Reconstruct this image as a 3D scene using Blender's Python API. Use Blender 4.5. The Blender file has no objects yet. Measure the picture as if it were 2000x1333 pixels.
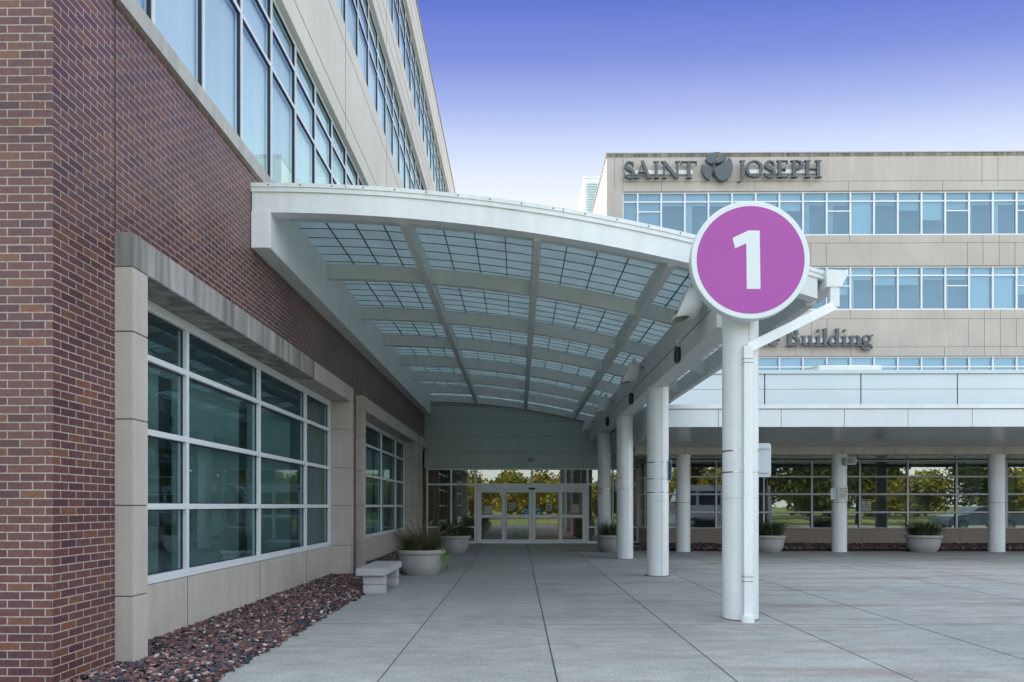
import bpy, bmesh, math, random
from mathutils import Vector
random.seed(7)
PI = math.pi
R = math.radians
# ------------------------------------------------------------------ scene, camera, sky, sun, exposure
sc = bpy.context.scene
F = 1390.0; H = 1.5; HZ = 988.0; VPX = 1013.0
YAW = math.atan((VPX - 1000.0) / F)
cd = bpy.data.cameras.new("camera"); cam = bpy.data.objects.new("camera", cd)
sc.collection.objects.link(cam); sc.camera = cam
cd.sensor_width = 36.0; cd.lens = 36.0 * F / 2000.0
cd.shift_y = (HZ - 666.5) / 2000.0
cd.clip_end = 3000; cd.clip_start = 0.05
cam.location = (0, 0, H); cam.rotation_euler = (PI / 2, 0, YAW)

SUN_AZ = 60.0      # degrees from +Y towards -X
SUN_EL = 35.0
sdir = Vector((-math.sin(R(SUN_AZ)) * math.cos(R(SUN_EL)), math.cos(R(SUN_AZ)) * math.cos(R(SUN_EL)), math.sin(R(SUN_EL))))
sl = bpy.data.lights.new("sun", 'SUN'); sun = bpy.data.objects.new("sun", sl)
sc.collection.objects.link(sun)
sl.energy = 4.2; sl.angle = R(0.5); sl.color = (1.0, 0.93, 0.82)
sun.rotation_euler = sdir.to_track_quat('Z', 'Y').to_euler(); sun.location = (-40, 30, 60)

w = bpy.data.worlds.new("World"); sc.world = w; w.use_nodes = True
nt = w.node_tree; nt.nodes.clear()
def WN(t, **k):
    n = nt.nodes.new(t)
    for a, b in k.items(): setattr(n, a, b)
    return n
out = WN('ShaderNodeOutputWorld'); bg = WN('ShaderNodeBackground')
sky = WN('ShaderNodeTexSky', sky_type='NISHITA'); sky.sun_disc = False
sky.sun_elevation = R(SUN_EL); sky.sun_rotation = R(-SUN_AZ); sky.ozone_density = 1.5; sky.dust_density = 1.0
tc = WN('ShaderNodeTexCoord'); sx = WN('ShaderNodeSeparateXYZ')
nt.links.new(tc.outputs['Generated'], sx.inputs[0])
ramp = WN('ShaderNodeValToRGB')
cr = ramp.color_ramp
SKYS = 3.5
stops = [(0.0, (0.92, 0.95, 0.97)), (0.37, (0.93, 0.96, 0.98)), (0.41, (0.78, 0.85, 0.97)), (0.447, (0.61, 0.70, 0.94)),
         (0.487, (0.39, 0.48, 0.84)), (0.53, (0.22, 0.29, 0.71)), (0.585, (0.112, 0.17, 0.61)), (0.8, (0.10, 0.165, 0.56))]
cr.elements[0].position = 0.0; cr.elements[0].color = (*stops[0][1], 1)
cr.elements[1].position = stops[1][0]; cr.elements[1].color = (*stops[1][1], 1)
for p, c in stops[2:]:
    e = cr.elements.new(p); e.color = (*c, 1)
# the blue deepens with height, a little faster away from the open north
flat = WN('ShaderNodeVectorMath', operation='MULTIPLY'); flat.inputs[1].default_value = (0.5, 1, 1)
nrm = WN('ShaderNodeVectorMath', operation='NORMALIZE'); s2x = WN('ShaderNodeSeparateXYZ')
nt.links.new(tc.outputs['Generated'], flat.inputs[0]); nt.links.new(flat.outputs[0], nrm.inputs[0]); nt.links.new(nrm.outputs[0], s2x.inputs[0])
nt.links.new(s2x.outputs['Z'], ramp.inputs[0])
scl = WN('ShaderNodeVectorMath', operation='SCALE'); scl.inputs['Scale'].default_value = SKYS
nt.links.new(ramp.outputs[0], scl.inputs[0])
# sky behind and overhead boosted past the visible part to light the shaded court
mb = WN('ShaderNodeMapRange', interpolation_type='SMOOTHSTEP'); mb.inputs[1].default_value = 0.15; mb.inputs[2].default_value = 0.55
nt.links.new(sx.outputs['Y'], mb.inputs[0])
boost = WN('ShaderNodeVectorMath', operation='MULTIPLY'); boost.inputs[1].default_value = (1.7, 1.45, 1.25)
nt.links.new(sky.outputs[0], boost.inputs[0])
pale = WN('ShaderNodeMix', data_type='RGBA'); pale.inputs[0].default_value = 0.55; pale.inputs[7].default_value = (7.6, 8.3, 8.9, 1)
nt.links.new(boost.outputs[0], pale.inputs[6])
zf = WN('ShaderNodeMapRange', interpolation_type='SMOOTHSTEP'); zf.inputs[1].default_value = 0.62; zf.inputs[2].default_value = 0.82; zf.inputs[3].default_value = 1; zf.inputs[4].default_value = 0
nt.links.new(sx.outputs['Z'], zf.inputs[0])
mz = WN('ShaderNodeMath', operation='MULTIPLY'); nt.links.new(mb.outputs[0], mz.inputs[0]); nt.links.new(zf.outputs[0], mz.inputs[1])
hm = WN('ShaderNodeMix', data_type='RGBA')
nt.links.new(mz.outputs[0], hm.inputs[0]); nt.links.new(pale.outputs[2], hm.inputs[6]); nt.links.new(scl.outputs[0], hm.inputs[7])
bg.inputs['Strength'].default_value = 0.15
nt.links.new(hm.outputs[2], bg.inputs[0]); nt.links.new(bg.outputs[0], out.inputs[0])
vs = sc.view_settings
vs.view_transform = 'Standard'; vs.look = 'None'; vs.gamma = 1; vs.exposure = 1.02
sc.cycles.max_bounces = 10; sc.cycles.transparent_max_bounces = 12; sc.cycles.diffuse_bounces = 5

# ------------------------------------------------------------------ pixel of the survey picture -> point
cs, sn = math.cos(YAW), math.sin(YAW)
def PX(px, Y):
    u = (px - 1000.0) / F
    return Y * (u * cs - sn) / (cs + u * sn)
def PZ(px, py, Y):
    X = PX(px, Y); d = Y * cs - X * sn
    return H - (py - HZ) * d / F

# ------------------------------------------------------------------ mesh helpers
COL = sc.collection
class MB:
    def __init__(s): s.v = []; s.f = []; s.m = []; s.sm = []
    def add(s, vs, fs, mi=0, smooth=False):
        b = len(s.v); s.v += [tuple(v) for v in vs]
        for f in fs: s.f.append([b + i for i in f]); s.m.append(mi); s.sm.append(smooth)
        return s
    def box(s, x0, x1, y0, y1, z0, z1, mi=0):
        x0, x1 = sorted((x0, x1)); y0, y1 = sorted((y0, y1)); z0, z1 = sorted((z0, z1))
        vs = [(x0,y0,z0),(x1,y0,z0),(x1,y1,z0),(x0,y1,z0),(x0,y0,z1),(x1,y0,z1),(x1,y1,z1),(x0,y1,z1)]
        return s.add(vs, [(3,2,1,0),(4,5,6,7),(0,1,5,4),(1,2,6,5),(2,3,7,6),(3,0,4,7)], mi)
    def cbox(s, x0, x1, y0, y1, z0, z1, c=0.01, mi=0):
        # box with bevelled edges
        x0, x1 = sorted((x0, x1)); y0, y1 = sorted((y0, y1)); z0, z1 = sorted((z0, z1))
        bm = bmesh.new(); bmesh.ops.create_cube(bm, size=1)
        for v in bm.verts:
            v.co = Vector(((x0+x1)/2 + v.co.x*(x1-x0), (y0+y1)/2 + v.co.y*(y1-y0), (z0+z1)/2 + v.co.z*(z1-z0)))
        bmesh.ops.bevel(bm, geom=bm.edges[:], offset=c, segments=2, affect='EDGES')
        bm.verts.index_update()
        s.add([v.co[:] for v in bm.verts], [[v.index for v in f.verts] for f in bm.faces], mi); bm.free()
        return s
    def quad(s, a, b, c, d, mi=0): return s.add([a,b,c,d], [(0,1,2,3)], mi)
    def cyl(s, x, y, z0, z1, r, n=32, r1=None, mi=0, smooth=True):
        r1 = r if r1 is None else r1
        vs = []
        for k in range(n):
            a = 2*PI*k/n; vs.append((x+r*math.cos(a), y+r*math.sin(a), z0))
        for k in range(n):
            a = 2*PI*k/n; vs.append((x+r1*math.cos(a), y+r1*math.sin(a), z1))
        s.add(vs, [(k,(k+1)%n,n+(k+1)%n,n+k) for k in range(n)], mi, smooth)
        s.add(vs[:n], [tuple(range(n-1,-1,-1))], mi); s.add(vs[n:], [tuple(range(n))], mi)
        return s
    def lathe(s, x, y, prof, n=40, mi=0, smooth=True):
        vs = []
        for r, z in prof:
            for k in range(n):
                a = 2*PI*k/n; vs.append((x+r*math.cos(a), y+r*math.sin(a), z))
        fs = [(i*n+k, i*n+(k+1)%n, (i+1)*n+(k+1)%n, (i+1)*n+k) for i in range(len(prof)-1) for k in range(n)]
        return s.add(vs, fs, mi, smooth)
    def tube(s, pts, rad, n=8, mi=0, smooth=True, square=False):
        # rad: one radius or list
        pts = [Vector(p) for p in pts]; m = len(pts)
        rr = rad if isinstance(rad, (list, tuple)) else [rad]*m
        rings = []
        up = Vector((0,0,1))
        for i, p in enumerate(pts):
            d = (pts[min(i+1,m-1)] - pts[max(i-1,0)]).normalized()
            ref = up if abs(d.z) < 0.9 else Vector((0,1,0))
            a = d.cross(ref).normalized(); b = a.cross(d).normalized()
            rings.append([p + (a*math.cos(2*PI*k/n+PI/4) + b*math.sin(2*PI*k/n+PI/4))*rr[i] for k in range(n)])
        vs = [v for r in rings for v in r]
        fs = [(i*n+k, i*n+(k+1)%n, (i+1)*n+(k+1)%n, (i+1)*n+k) for i in range(m-1) for k in range(n)]
        fs.append(tuple(range(n-1,-1,-1))); fs.append(tuple((m-1)*n+k for k in range(n)))
        return s.add(vs, fs, mi, smooth and not square)
    def prism(s, poly, y0, y1, mi=0):
        # polygon in XZ extruded along Y (y0 is the front)
        n = len(poly)
        ar = sum(poly[i][0]*poly[(i+1)%n][1]-poly[(i+1)%n][0]*poly[i][1] for i in range(n))
        if ar < 0: poly = poly[::-1]
        vs = [(x,y0,z) for x,z in poly] + [(x,y1,z) for x,z in poly]
        fs = [tuple(range(n)), tuple(range(2*n-1,n-1,-1))] + [(i, n+i, n+(i+1)%n, (i+1)%n) for i in range(n)]
        return s.add(vs, fs, mi)

def wloc(o):
    v = Vector((0,0,0))
    while o is not None: v += o.location; o = o.parent
    return v
def obj(name, mb, mats, parent=None, label=None):
    off = wloc(parent) if parent is not None else Vector((0,0,0))
    me = bpy.data.meshes.new(name)
    me.from_pydata([(v[0]-off.x, v[1]-off.y, v[2]-off.z) for v in mb.v], [], mb.f)
    mats = mats if isinstance(mats, (list, tuple)) else [mats]
    for m in mats: me.materials.append(m)
    uv = me.uv_layers.new(name="metres")
    for p in me.polygons:
        p.material_index = mb.m[p.index]; p.use_smooth = mb.sm[p.index]
        n = p.normal; ax = max(range(3), key=lambda i: abs(n[i]))
        for li in p.loop_indices:
            x, y, z = mb.v[me.loops[li].vertex_index]
            uv.data[li].uv = ((y, z) if ax == 0 else (x, z) if ax == 1 else (x, y))
    me.update()
    o = bpy.data.objects.new(name, me); COL.objects.link(o)
    if parent is not None: o.parent = parent
    if label: o['label'] = label
    return o
def empty(name, loc=(0,0,0)):
    o = bpy.data.objects.new(name, None); COL.objects.link(o); o.location = loc; o.empty_display_size = 0.2
    return o
def tag(o, label=None, cat=None, group=None, kind=None):
    if label: o['label'] = label
    if cat: o['category'] = cat
    if group: o['group'] = group
    if kind: o['kind'] = kind
    return o
def thing(name, loc, label, cat, group=None): return tag(empty(name, loc), label, cat, group)
def copy_tree(o, parent=None):
    c = o.copy(); COL.objects.link(c); c.parent = parent
    for ch in [x for x in bpy.data.objects if x.parent == o]: copy_tree(ch, c)
    return c

# ------------------------------------------------------------------ materials
def newmat(name):
    m = bpy.data.materials.new(name); m.use_nodes = True
    return m, m.node_tree, m.node_tree.nodes['Principled BSDF']
def mat(name, col, rough=0.6, spec=0.5, var=0.08, vscale=3.0, fine=0.0, fscale=80.0, bump=0.0, bscale=60.0, metallic=0.0, streak=0.0, coords='Object'):
    m, t, p = newmat(name)
    p.inputs['Roughness'].default_value = rough; p.inputs['Specular IOR Level'].default_value = spec
    p.inputs['Metallic'].default_value = metallic
    tcn = t.nodes.new('ShaderNodeTexCoord'); base = tcn.outputs[coords]
    def noise(sc_, det=4, stretch=None):
        n = t.nodes.new('ShaderNodeTexNoise'); n.inputs['Scale'].default_value = sc_; n.inputs['Detail'].default_value = det
        if stretch:
            mp = t.nodes.new('ShaderNodeMapping'); mp.inputs['Scale'].default_value = stretch
            t.links.new(base, mp.inputs[0]); t.links.new(mp.outputs[0], n.inputs[0])
        else: t.links.new(base, n.inputs[0])
        return n.outputs[0]
    cur = None
    def mul(prev, fac, lo, hi):
        mr = t.nodes.new('ShaderNodeMapRange'); mr.inputs[1].default_value = 0.3; mr.inputs[2].default_value = 0.7
        mr.inputs[3].default_value = lo; mr.inputs[4].default_value = hi; t.links.new(fac, mr.inputs[0])
        v = t.nodes.new('ShaderNodeVectorMath'); v.operation = 'SCALE'
        if prev is None: v.inputs[0].default_value = col
        else: t.links.new(prev, v.inputs[0])
        t.links.new(mr.outputs[0], v.inputs['Scale']); return v.outputs[0]
    if var: cur = mul(cur, noise(vscale), 1-var, 1+var)
    if fine: cur = mul(cur, noise(fscale, 2), 1-fine, 1+fine)
    if streak: cur = mul(cur, noise(1.0, 5, (6, 6, 0.35)), 1-streak, 1+streak*0.4)
    if cur is None: p.inputs['Base Color'].default_value = (*col, 1)
    else: t.links.new(cur, p.inputs['Base Color'])
    if bump:
        b = t.nodes.new('ShaderNodeBump'); b.inputs['Strength'].default_value = bump; b.inputs['Distance'].default_value = 0.01
        t.links.new(noise(bscale, 3), b.inputs['Height']); t.links.new(b.outputs[0], p.inputs['Normal'])
    return m

def brick_mat():
    m, t, p = newmat('brick')
    L = t.links
    def N(ty, **k):
        n = t.nodes.new(ty)
        for a, b in k.items(): setattr(n, a, b)
        return n
    def M(op, a, b=None, c=None):
        n = N('ShaderNodeMath', operation=op)
        for i, x in enumerate((a, b, c)):
            if x is None: continue
            if isinstance(x, (int, float)): n.inputs[i].default_value = x
            else: L.new(x, n.inputs[i])
        return n.outputs[0]
    uv = N('ShaderNodeUVMap', uv_map='metres'); s = N('ShaderNodeSeparateXYZ'); L.new(uv.outputs[0], s.inputs[0])
    v = M('DIVIDE', s.outputs[1], 0.0677); row = M('FLOOR', v); fv = M('FRACT', v)
    half = M('MULTIPLY', M('MODULO', M('ADD', row, 1000.0), 2.0), 0.5)
    u = M('ADD', M('DIVIDE', M('SUBTRACT', s.outputs[0], 5.66), 0.2032), half); colm = M('FLOOR', u); fu = M('FRACT', u)
    mu = M('LESS_THAN', M('SUBTRACT', 0.5, M('ABSOLUTE', M('SUBTRACT', fu, 0.5))), 0.0240)
    mv = M('LESS_THAN', M('SUBTRACT', 0.5, M('ABSOLUTE', M('SUBTRACT', fv, 0.5))), 0.0720)
    mort = M('MAXIMUM', mu, mv)
    cmb = N('ShaderNodeCombineXYZ'); L.new(colm, cmb.inputs[0]); L.new(row, cmb.inputs[1])
    wn = N('ShaderNodeTexWhiteNoise', noise_dimensions='3D'); L.new(cmb.outputs[0], wn.inputs[0])
    rp = N('ShaderNodeValToRGB'); e = rp.color_ramp; e.interpolation = 'LINEAR'
    e.elements[0].position = 0; e.elements[0].color = (0.085, 0.036, 0.046, 1)
    e.elements[1].position = 1; e.elements[1].color = (0.19, 0.075, 0.045, 1)
    for q, c in ((0.3, (0.118, 0.048, 0.052)), (0.6, (0.140, 0.056, 0.050)), (0.86, (0.114, 0.052, 0.058)), (0.95, (0.165, 0.072, 0.048))):
        x = e.elements.new(q); x.color = (*c, 1)
    L.new(wn.outputs[0], rp.inputs[0])
    nz = N('ShaderNodeTexNoise'); nz.inputs['Scale'].default_value = 25; nz.inputs['Detail'].default_value = 4; L.new(uv.outputs[0], nz.inputs[0])
    nm = N('ShaderNodeMapRange'); nm.inputs[1].default_value = .3; nm.inputs[2].default_value = .7; nm.inputs[3].default_value = .82; nm.inputs[4].default_value = 1.16
    L.new(nz.outputs[0], nm.inputs[0])
    n2 = N('ShaderNodeTexNoise'); n2.inputs['Scale'].default_value = 0.9; n2.inputs['Detail'].default_value = 6; L.new(uv.outputs[0], n2.inputs[0])
    nm2 = N('ShaderNodeMapRange'); nm2.inputs[1].default_value = .3; nm2.inputs[2].default_value = .7; nm2.inputs[3].default_value = .80; nm2.inputs[4].default_value = 1.18; L.new(n2.outputs[0], nm2.inputs[0])
    vm = N('ShaderNodeVectorMath', operation='SCALE'); L.new(rp.outputs[0], vm.inputs[0]); L.new(M('MULTIPLY', nm.outputs[0], nm2.outputs[0]), vm.inputs['Scale'])
    mx = N('ShaderNodeMix', data_type='RGBA'); L.new(mort, mx.inputs[0]); L.new(vm.outputs[0], mx.inputs[6])
    mv2 = N('ShaderNodeVectorMath', operation='SCALE'); mv2.inputs[0].default_value = (0.40, 0.34, 0.305); L.new(M('MULTIPLY', nm.outputs[0], nm2.outputs[0]), mv2.inputs['Scale']); L.new(mv2.outputs[0], mx.inputs[7])
    L.new(mx.outputs[2], p.inputs['Base Color'])
    ro = M('ADD', M('MULTIPLY', mort, 0.40), 0.36); L.new(ro, p.inputs['Roughness'])
    sm_ = M('MULTIPLY', M('SUBTRACT', 1.0, mort), 0.34); L.new(sm_, p.inputs['Specular IOR Level'])
    h = M('ADD', M('MULTIPLY', M('SUBTRACT', 1.0, mort), 1.0), M('MULTIPLY', nz.outputs[0], 0.25))
    b = N('ShaderNodeBump'); b.inputs['Strength'].default_value = 0.6; b.inputs['Distance'].default_value = 0.006
    L.new(h, b.inputs['Height']); L.new(b.outputs[0], p.inputs['Normal'])
    return m

def concrete_ground():
    m, t, p = newmat('plaza_concrete'); L = t.links
    tcn = t.nodes.new('ShaderNodeTexCoord')
    def noise(scale, det, st=(1,1,1)):
        mp = t.nodes.new('ShaderNodeMapping'); mp.inputs['Scale'].default_value = st
        n = t.nodes.new('ShaderNodeTexNoise'); n.inputs['Scale'].default_value = scale; n.inputs['Detail'].default_value = det; n.inputs['Roughness'].default_value = 0.6
        L.new(tcn.outputs['Object'], mp.inputs[0]); L.new(mp.outputs[0], n.inputs[0]); return n.outputs[0]
    def rng(x, a, b, c, d):
        n = t.nodes.new('ShaderNodeMapRange'); n.inputs[1].default_value = a; n.inputs[2].default_value = b; n.inputs[3].default_value = c; n.inputs[4].default_value = d
        L.new(x, n.inputs[0]); return n.outputs[0]
    def mth(op, a, b):
        n = t.nodes.new('ShaderNodeMath'); n.operation = op
        for i, x in enumerate((a, b)):
            if isinstance(x, (int, float)): n.inputs[i].default_value = x
            else: L.new(x, n.inputs[i])
        return n.outputs[0]
    big = rng(noise(0.45, 6), .3, .7, .86, 1.10)
    mott = rng(noise(2.6, 9, (1,2.2,1)), .3, .7, .82, 1.14)
    fine = rng(noise(38, 8), .34, .66, .76, 1.22)
    spk = rng(noise(300, 1), .58, .75, 1.0, 1.35)
    vo = t.nodes.new('ShaderNodeTexVoronoi'); vo.inputs['Scale'].default_value = 1.6; vo.inputs['Randomness'].default_value = 1; L.new(tcn.outputs['Object'], vo.inputs['Vector'])
    gum = rng(vo.outputs['Distance'], .022, .034, .62, 1.0)
    sc1 = mth('MULTIPLY', mth('MULTIPLY', mth('MULTIPLY', mth('MULTIPLY', big, mott), fine), spk), gum)
    sp3 = t.nodes.new('ShaderNodeSeparateXYZ'); L.new(tcn.outputs['Object'], sp3.inputs[0])
    cb3 = t.nodes.new('ShaderNodeCombineXYZ'); L.new(mth('FLOOR', mth('DIVIDE', mth('ADD', sp3.outputs[0], 1.2), 1.53), 0), cb3.inputs[0]); L.new(mth('FLOOR', mth('DIVIDE', sp3.outputs[1], 4.6), 0), cb3.inputs[1])
    wn3 = t.nodes.new('ShaderNodeTexWhiteNoise'); L.new(cb3.outputs[0], wn3.inputs[0])
    sc1 = mth('MULTIPLY', sc1, rng(wn3.outputs[0], 0, 1, .94, 1.05))
    base = t.nodes.new('ShaderNodeVectorMath'); base.operation = 'SCALE'; base.inputs[0].default_value = (0.338, 0.343, 0.325)
    L.new(sc1, base.inputs['Scale'])
    # rusty run-off stains lying in long bands, mostly out from under the roof
    st = rng(noise(1.0, 9, (0.30, 1.8, 1)), .46, .60, 0, 1)
    st2 = rng(noise(0.5, 3), .35, .6, 0.15, 1)
    side = t.nodes.new('ShaderNodeSeparateXYZ'); L.new(tcn.outputs['Object'], side.inputs[0])
    sd = rng(side.outputs[0], -2.0, 5.0, 0.15, 1.0)
    st3 = rng(noise(2.0, 9, (0.18, 3.2, 1)), .42, .60, .45, 1)
    fac = mth('MULTIPLY', mth('MULTIPLY', mth('MULTIPLY', st, st2), sd), st3)
    rs_ = t.nodes.new('ShaderNodeVectorMath'); rs_.operation = 'SCALE'; rs_.inputs[0].default_value = (0.245, 0.20, 0.168); L.new(sc1, rs_.inputs['Scale'])
    mx = t.nodes.new('ShaderNodeMix'); mx.data_type = 'RGBA'; L.new(fac, mx.inputs[0]); L.new(base.outputs[0], mx.inputs[6])
    L.new(rs_.outputs[0], mx.inputs[7])
    L.new(mx.outputs[2], p.inputs['Base Color'])
    p.inputs['Roughness'].default_value = 0.75; p.inputs['Specular IOR Level'].default_value = 0.4
    b = t.nodes.new('ShaderNodeBump'); b.inputs['Strength'].default_value = 0.25; b.inputs['Distance'].default_value = 0.004
    L.new(noise(160, 3), b.inputs['Height']); L.new(b.outputs[0], p.inputs['Normal'])
    return m

def glass(name, tint, refl=(0.9,0.97,1.0), lo=0.06, hi=0.95, rough=0.0, wav=0.0, ior=1.5):
    m = bpy.data.materials.new(name); m.use_nodes = True; t = m.node_tree; t.nodes.clear(); L = t.links
    o = t.nodes.new('ShaderNodeOutputMaterial'); mx = t.nodes.new('ShaderNodeMixShader')
    tr = t.nodes.new('ShaderNodeBsdfTransparent'); tr.inputs[0].default_value = (*tint, 1)
    gl = t.nodes.new('ShaderNodeBsdfGlossy'); gl.inputs[0].default_value = (*refl, 1); gl.inputs['Roughness'].default_value = rough
    fr = t.nodes.new('ShaderNodeFresnel'); fr.inputs[0].default_value = ior
    mr = t.nodes.new('ShaderNodeMapRange'); mr.inputs[1].default_value = 0.04; mr.inputs[2].default_value = 0.8
    mr.inputs[3].default_value = lo; mr.inputs[4].default_value = hi
    L.new(fr.outputs[0], mr.inputs[0]); L.new(mr.outputs[0], mx.inputs[0])
    L.new(tr.outputs[0], mx.inputs[1]); L.new(gl.outputs[0], mx.inputs[2]); L.new(mx.outputs[0], o.inputs[0])
    if wav:
        tcn = t.nodes.new('ShaderNodeTexCoord'); n = t.nodes.new('ShaderNodeTexNoise'); n.inputs['Scale'].default_value = 1.3; n.inputs['Detail'].default_value = 2
        L.new(tcn.outputs['Object'], n.inputs[0])
        b = t.nodes.new('ShaderNodeBump'); b.inputs['Strength'].default_value = wav; b.inputs['Distance'].default_value = 0.02
        L.new(n.outputs[0], b.inputs['Height']); L.new(b.outputs[0], gl.inputs['Normal'])
    return m

def island_mat(name, cols, rough=0.8, translucent=0.0):
    m, t, p = newmat(name); L = t.links
    g = t.nodes.new('ShaderNodeNewGeometry'); rp = t.nodes.new('ShaderNodeValToRGB'); e = rp.color_ramp
    e.elements[0].position = cols[0][0]; e.elements[0].color = (*cols[0][1], 1)
    e.elements[1].position = cols[-1][0]; e.elements[1].color = (*cols[-1][1], 1)
    for q, c in cols[1:-1]:
        x = e.elements.new(q); x.color = (*c, 1)
    L.new(g.outputs['Random Per Island'], rp.inputs[0]); L.new(rp.outputs[0], p.inputs['Base Color'])
    p.inputs['Roughness'].default_value = rough; p.inputs['Specular IOR Level'].default_value = 0.3
    if translucent:
        o = t.nodes['Material Output']; tl = t.nodes.new('ShaderNodeBsdfTranslucent'); mx = t.nodes.new('ShaderNodeMixShader')
        mx.inputs[0].default_value = translucent; L.new(rp.outputs[0], tl.inputs[0]); L.new(p.outputs[0], mx.inputs[1]); L.new(tl.outputs[0], mx.inputs[2]); L.new(mx.outputs[0], o.inputs[0])
    return m

def roofglass():
    m = bpy.data.materials.new('frosted_roof_glass'); m.use_nodes = True; t = m.node_tree; t.nodes.clear(); L = t.links
    o = t.nodes.new('ShaderNodeOutputMaterial'); a = t.nodes.new('ShaderNodeBsdfDiffuse'); b = t.nodes.new('ShaderNodeBsdfTranslucent'); mx = t.nodes.new('ShaderNodeMixShader')
    g = t.nodes.new('ShaderNodeNewGeometry'); tcn = t.nodes.new('ShaderNodeTexCoord'); n = t.nodes.new('ShaderNodeTexNoise'); n.inputs['Scale'].default_value = 2.2; n.inputs['Detail'].default_value = 5
    L.new(tcn.outputs['Object'], n.inputs[0])
    mr = t.nodes.new('ShaderNodeMapRange'); mr.inputs[1].default_value = .25; mr.inputs[2].default_value = .75; mr.inputs[3].default_value = .78; mr.inputs[4].default_value = 1.05; L.new(n.outputs[0], mr.inputs[0])
    v = t.nodes.new('ShaderNodeVectorMath'); v.operation = 'SCALE'; v.inputs[0].default_value = (0.235, 0.305, 0.31); L.new(mr.outputs[0], v.inputs['Scale'])
    L.new(v.outputs[0], b.inputs[0]); a.inputs[0].default_value = (0.32, 0.385, 0.385, 1)
    mx.inputs[0].default_value = 0.62; L.new(a.outputs[0], mx.inputs[1]); L.new(b.outputs[0], mx.inputs[2]); L.new(mx.outputs[0], o.inputs[0])
    return m

M_brick = brick_mat()
M_stone = mat('pale_cast_stone', (0.52, 0.465, 0.42), 0.75, 0.3, 0.07, 1.5, 0.06, 90, 0.12, 120, streak=0.10)
M_stone_dirty = mat('weathered_cast_stone', (0.37, 0.35, 0.335), 0.8, 0.3, 0.10, 2.0, 0.06, 90, 0.12, 120, streak=0.55)
M_ledge = mat('grey_stone_ledge', (0.46, 0.44, 0.415), 0.75, 0.3, 0.06, 1.5, 0.04, 90, streak=0.15)
M_panel_stone = mat('precast_panel', (0.50, 0.445, 0.40), 0.7, 0.35, 0.07, 0.5, 0.05, 60, streak=0.07)
M_upper = mat('skylit_upper_precast', (0.65, 0.60, 0.55), 0.7, 0.35, 0.05, 0.5, 0.04, 60, streak=0.05)  # lighter copy of the precast: brightness from the open sky put into its colour
def vary(m, lo, hi):
    # each shade or sky sheet differs a little from its neighbours
    t = m.node_tree; p = t.nodes['Principled BSDF']; src = p.inputs['Base Color'].links[0].from_socket
    oi = t.nodes.new('ShaderNodeObjectInfo'); mr = t.nodes.new('ShaderNodeMapRange'); mr.inputs[3].default_value = lo; mr.inputs[4].default_value = hi
    v = t.nodes.new('ShaderNodeVectorMath'); v.operation = 'SCALE'; t.links.new(oi.outputs['Random'], mr.inputs[0]); t.links.new(src, v.inputs[0]); t.links.new(mr.outputs[0], v.inputs['Scale']); t.links.new(v.outputs[0], p.inputs['Base Color'])
M_stain = mat('stained_parapet', (0.27, 0.245, 0.22), 0.8, 0.3, 0.2, 1.2, 0.05, 60, streak=0.6)
M_tan = mat('tan_base_stone', (0.37, 0.30, 0.255), 0.8, 0.3, 0.06, 1.0, 0.05, 90)
M_joint = mat('dark_joint', (0.07, 0.062, 0.058), 0.9, 0.1, 0.0)
M_white = mat('white_painted_aluminium', (0.79, 0.81, 0.82), 0.38, 0.5, 0.045, 1.2, 0.02, 18, streak=0.07)
M_white2 = mat('white_metal_panel', (0.72, 0.76, 0.78), 0.30, 0.5, 0.03, 0.6, streak=0.02)
M_soffitwhite = mat('offwhite_steel_paint', (0.66, 0.67, 0.665), 0.5, 0.4, 0.04, 1.5, streak=0.04)
M_col = mat('white_column_cladding', (0.75, 0.77, 0.78), 0.36, 0.5, 0.05, 1.5, 0.02, 25, streak=0.09)
M_frame = mat('white_window_frame', (0.74, 0.76, 0.79), 0.35, 0.5, 0.02, 2)
M_gasket = mat('dark_gasket', (0.03, 0.035, 0.06), 0.6, 0.3, 0.0)
M_bar = mat('dark_glazing_bar', (0.11, 0.12, 0.125), 0.5, 0.4, 0.0)
M_soffit = mat('shiny_soffit_panel', (0.40, 0.43, 0.44), 0.17, 0.6, 0.04, 0.8)
M_entry = mat('entry_wall_panel', (0.43, 0.485, 0.475), 0.45, 0.4, 0.04, 0.8, streak=0.03)
M_letter = mat('dark_letter_metal', (0.085, 0.095, 0.105), 0.35, 0.5, 0.10, 3, metallic=0.2)
M_steel = mat('steel_band', (0.45, 0.45, 0.46), 0.25, 0.5, 0.05, 8, metallic=1.0)
M_roof = mat('roof_membrane', (0.3, 0.3, 0.29), 0.9, 0.2, 0.1, 1)
M_pot = mat('grey_planter_resin', (0.37, 0.345, 0.345), 0.65, 0.35, 0.06, 3, 0.05, 150, 0.1, 200, streak=0.06)
M_bench = mat('bench_concrete', (0.43, 0.42, 0.42), 0.8, 0.3, 0.05, 4, 0.22, 190, 0.3, 150)
M_soil = mat('potting_soil', (0.035, 0.025, 0.018), 0.95, 0.1, 0.2, 30)
M_black = mat('black_plastic', (0.02, 0.02, 0.022), 0.4, 0.5, 0.0)
M_magenta = mat('magenta_sign_face', (0.40, 0.075, 0.37), 0.45, 0.4, 0.03, 1.5)
M_signwhite = mat('white_sign_face', (0.72, 0.76, 0.79), 0.42, 0.4, 0.02, 2)
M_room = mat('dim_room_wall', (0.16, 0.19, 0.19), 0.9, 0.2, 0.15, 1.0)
M_blind = mat('window_blind', (0.36, 0.44, 0.43), 0.7, 0.3, 0.04, 3)
M_glass_low = glass('teal_window_glass', (0.64, 0.82, 0.83), (0.52, 0.70, 0.74), 0.05, 0.42, 0.0, 0.02)
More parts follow.
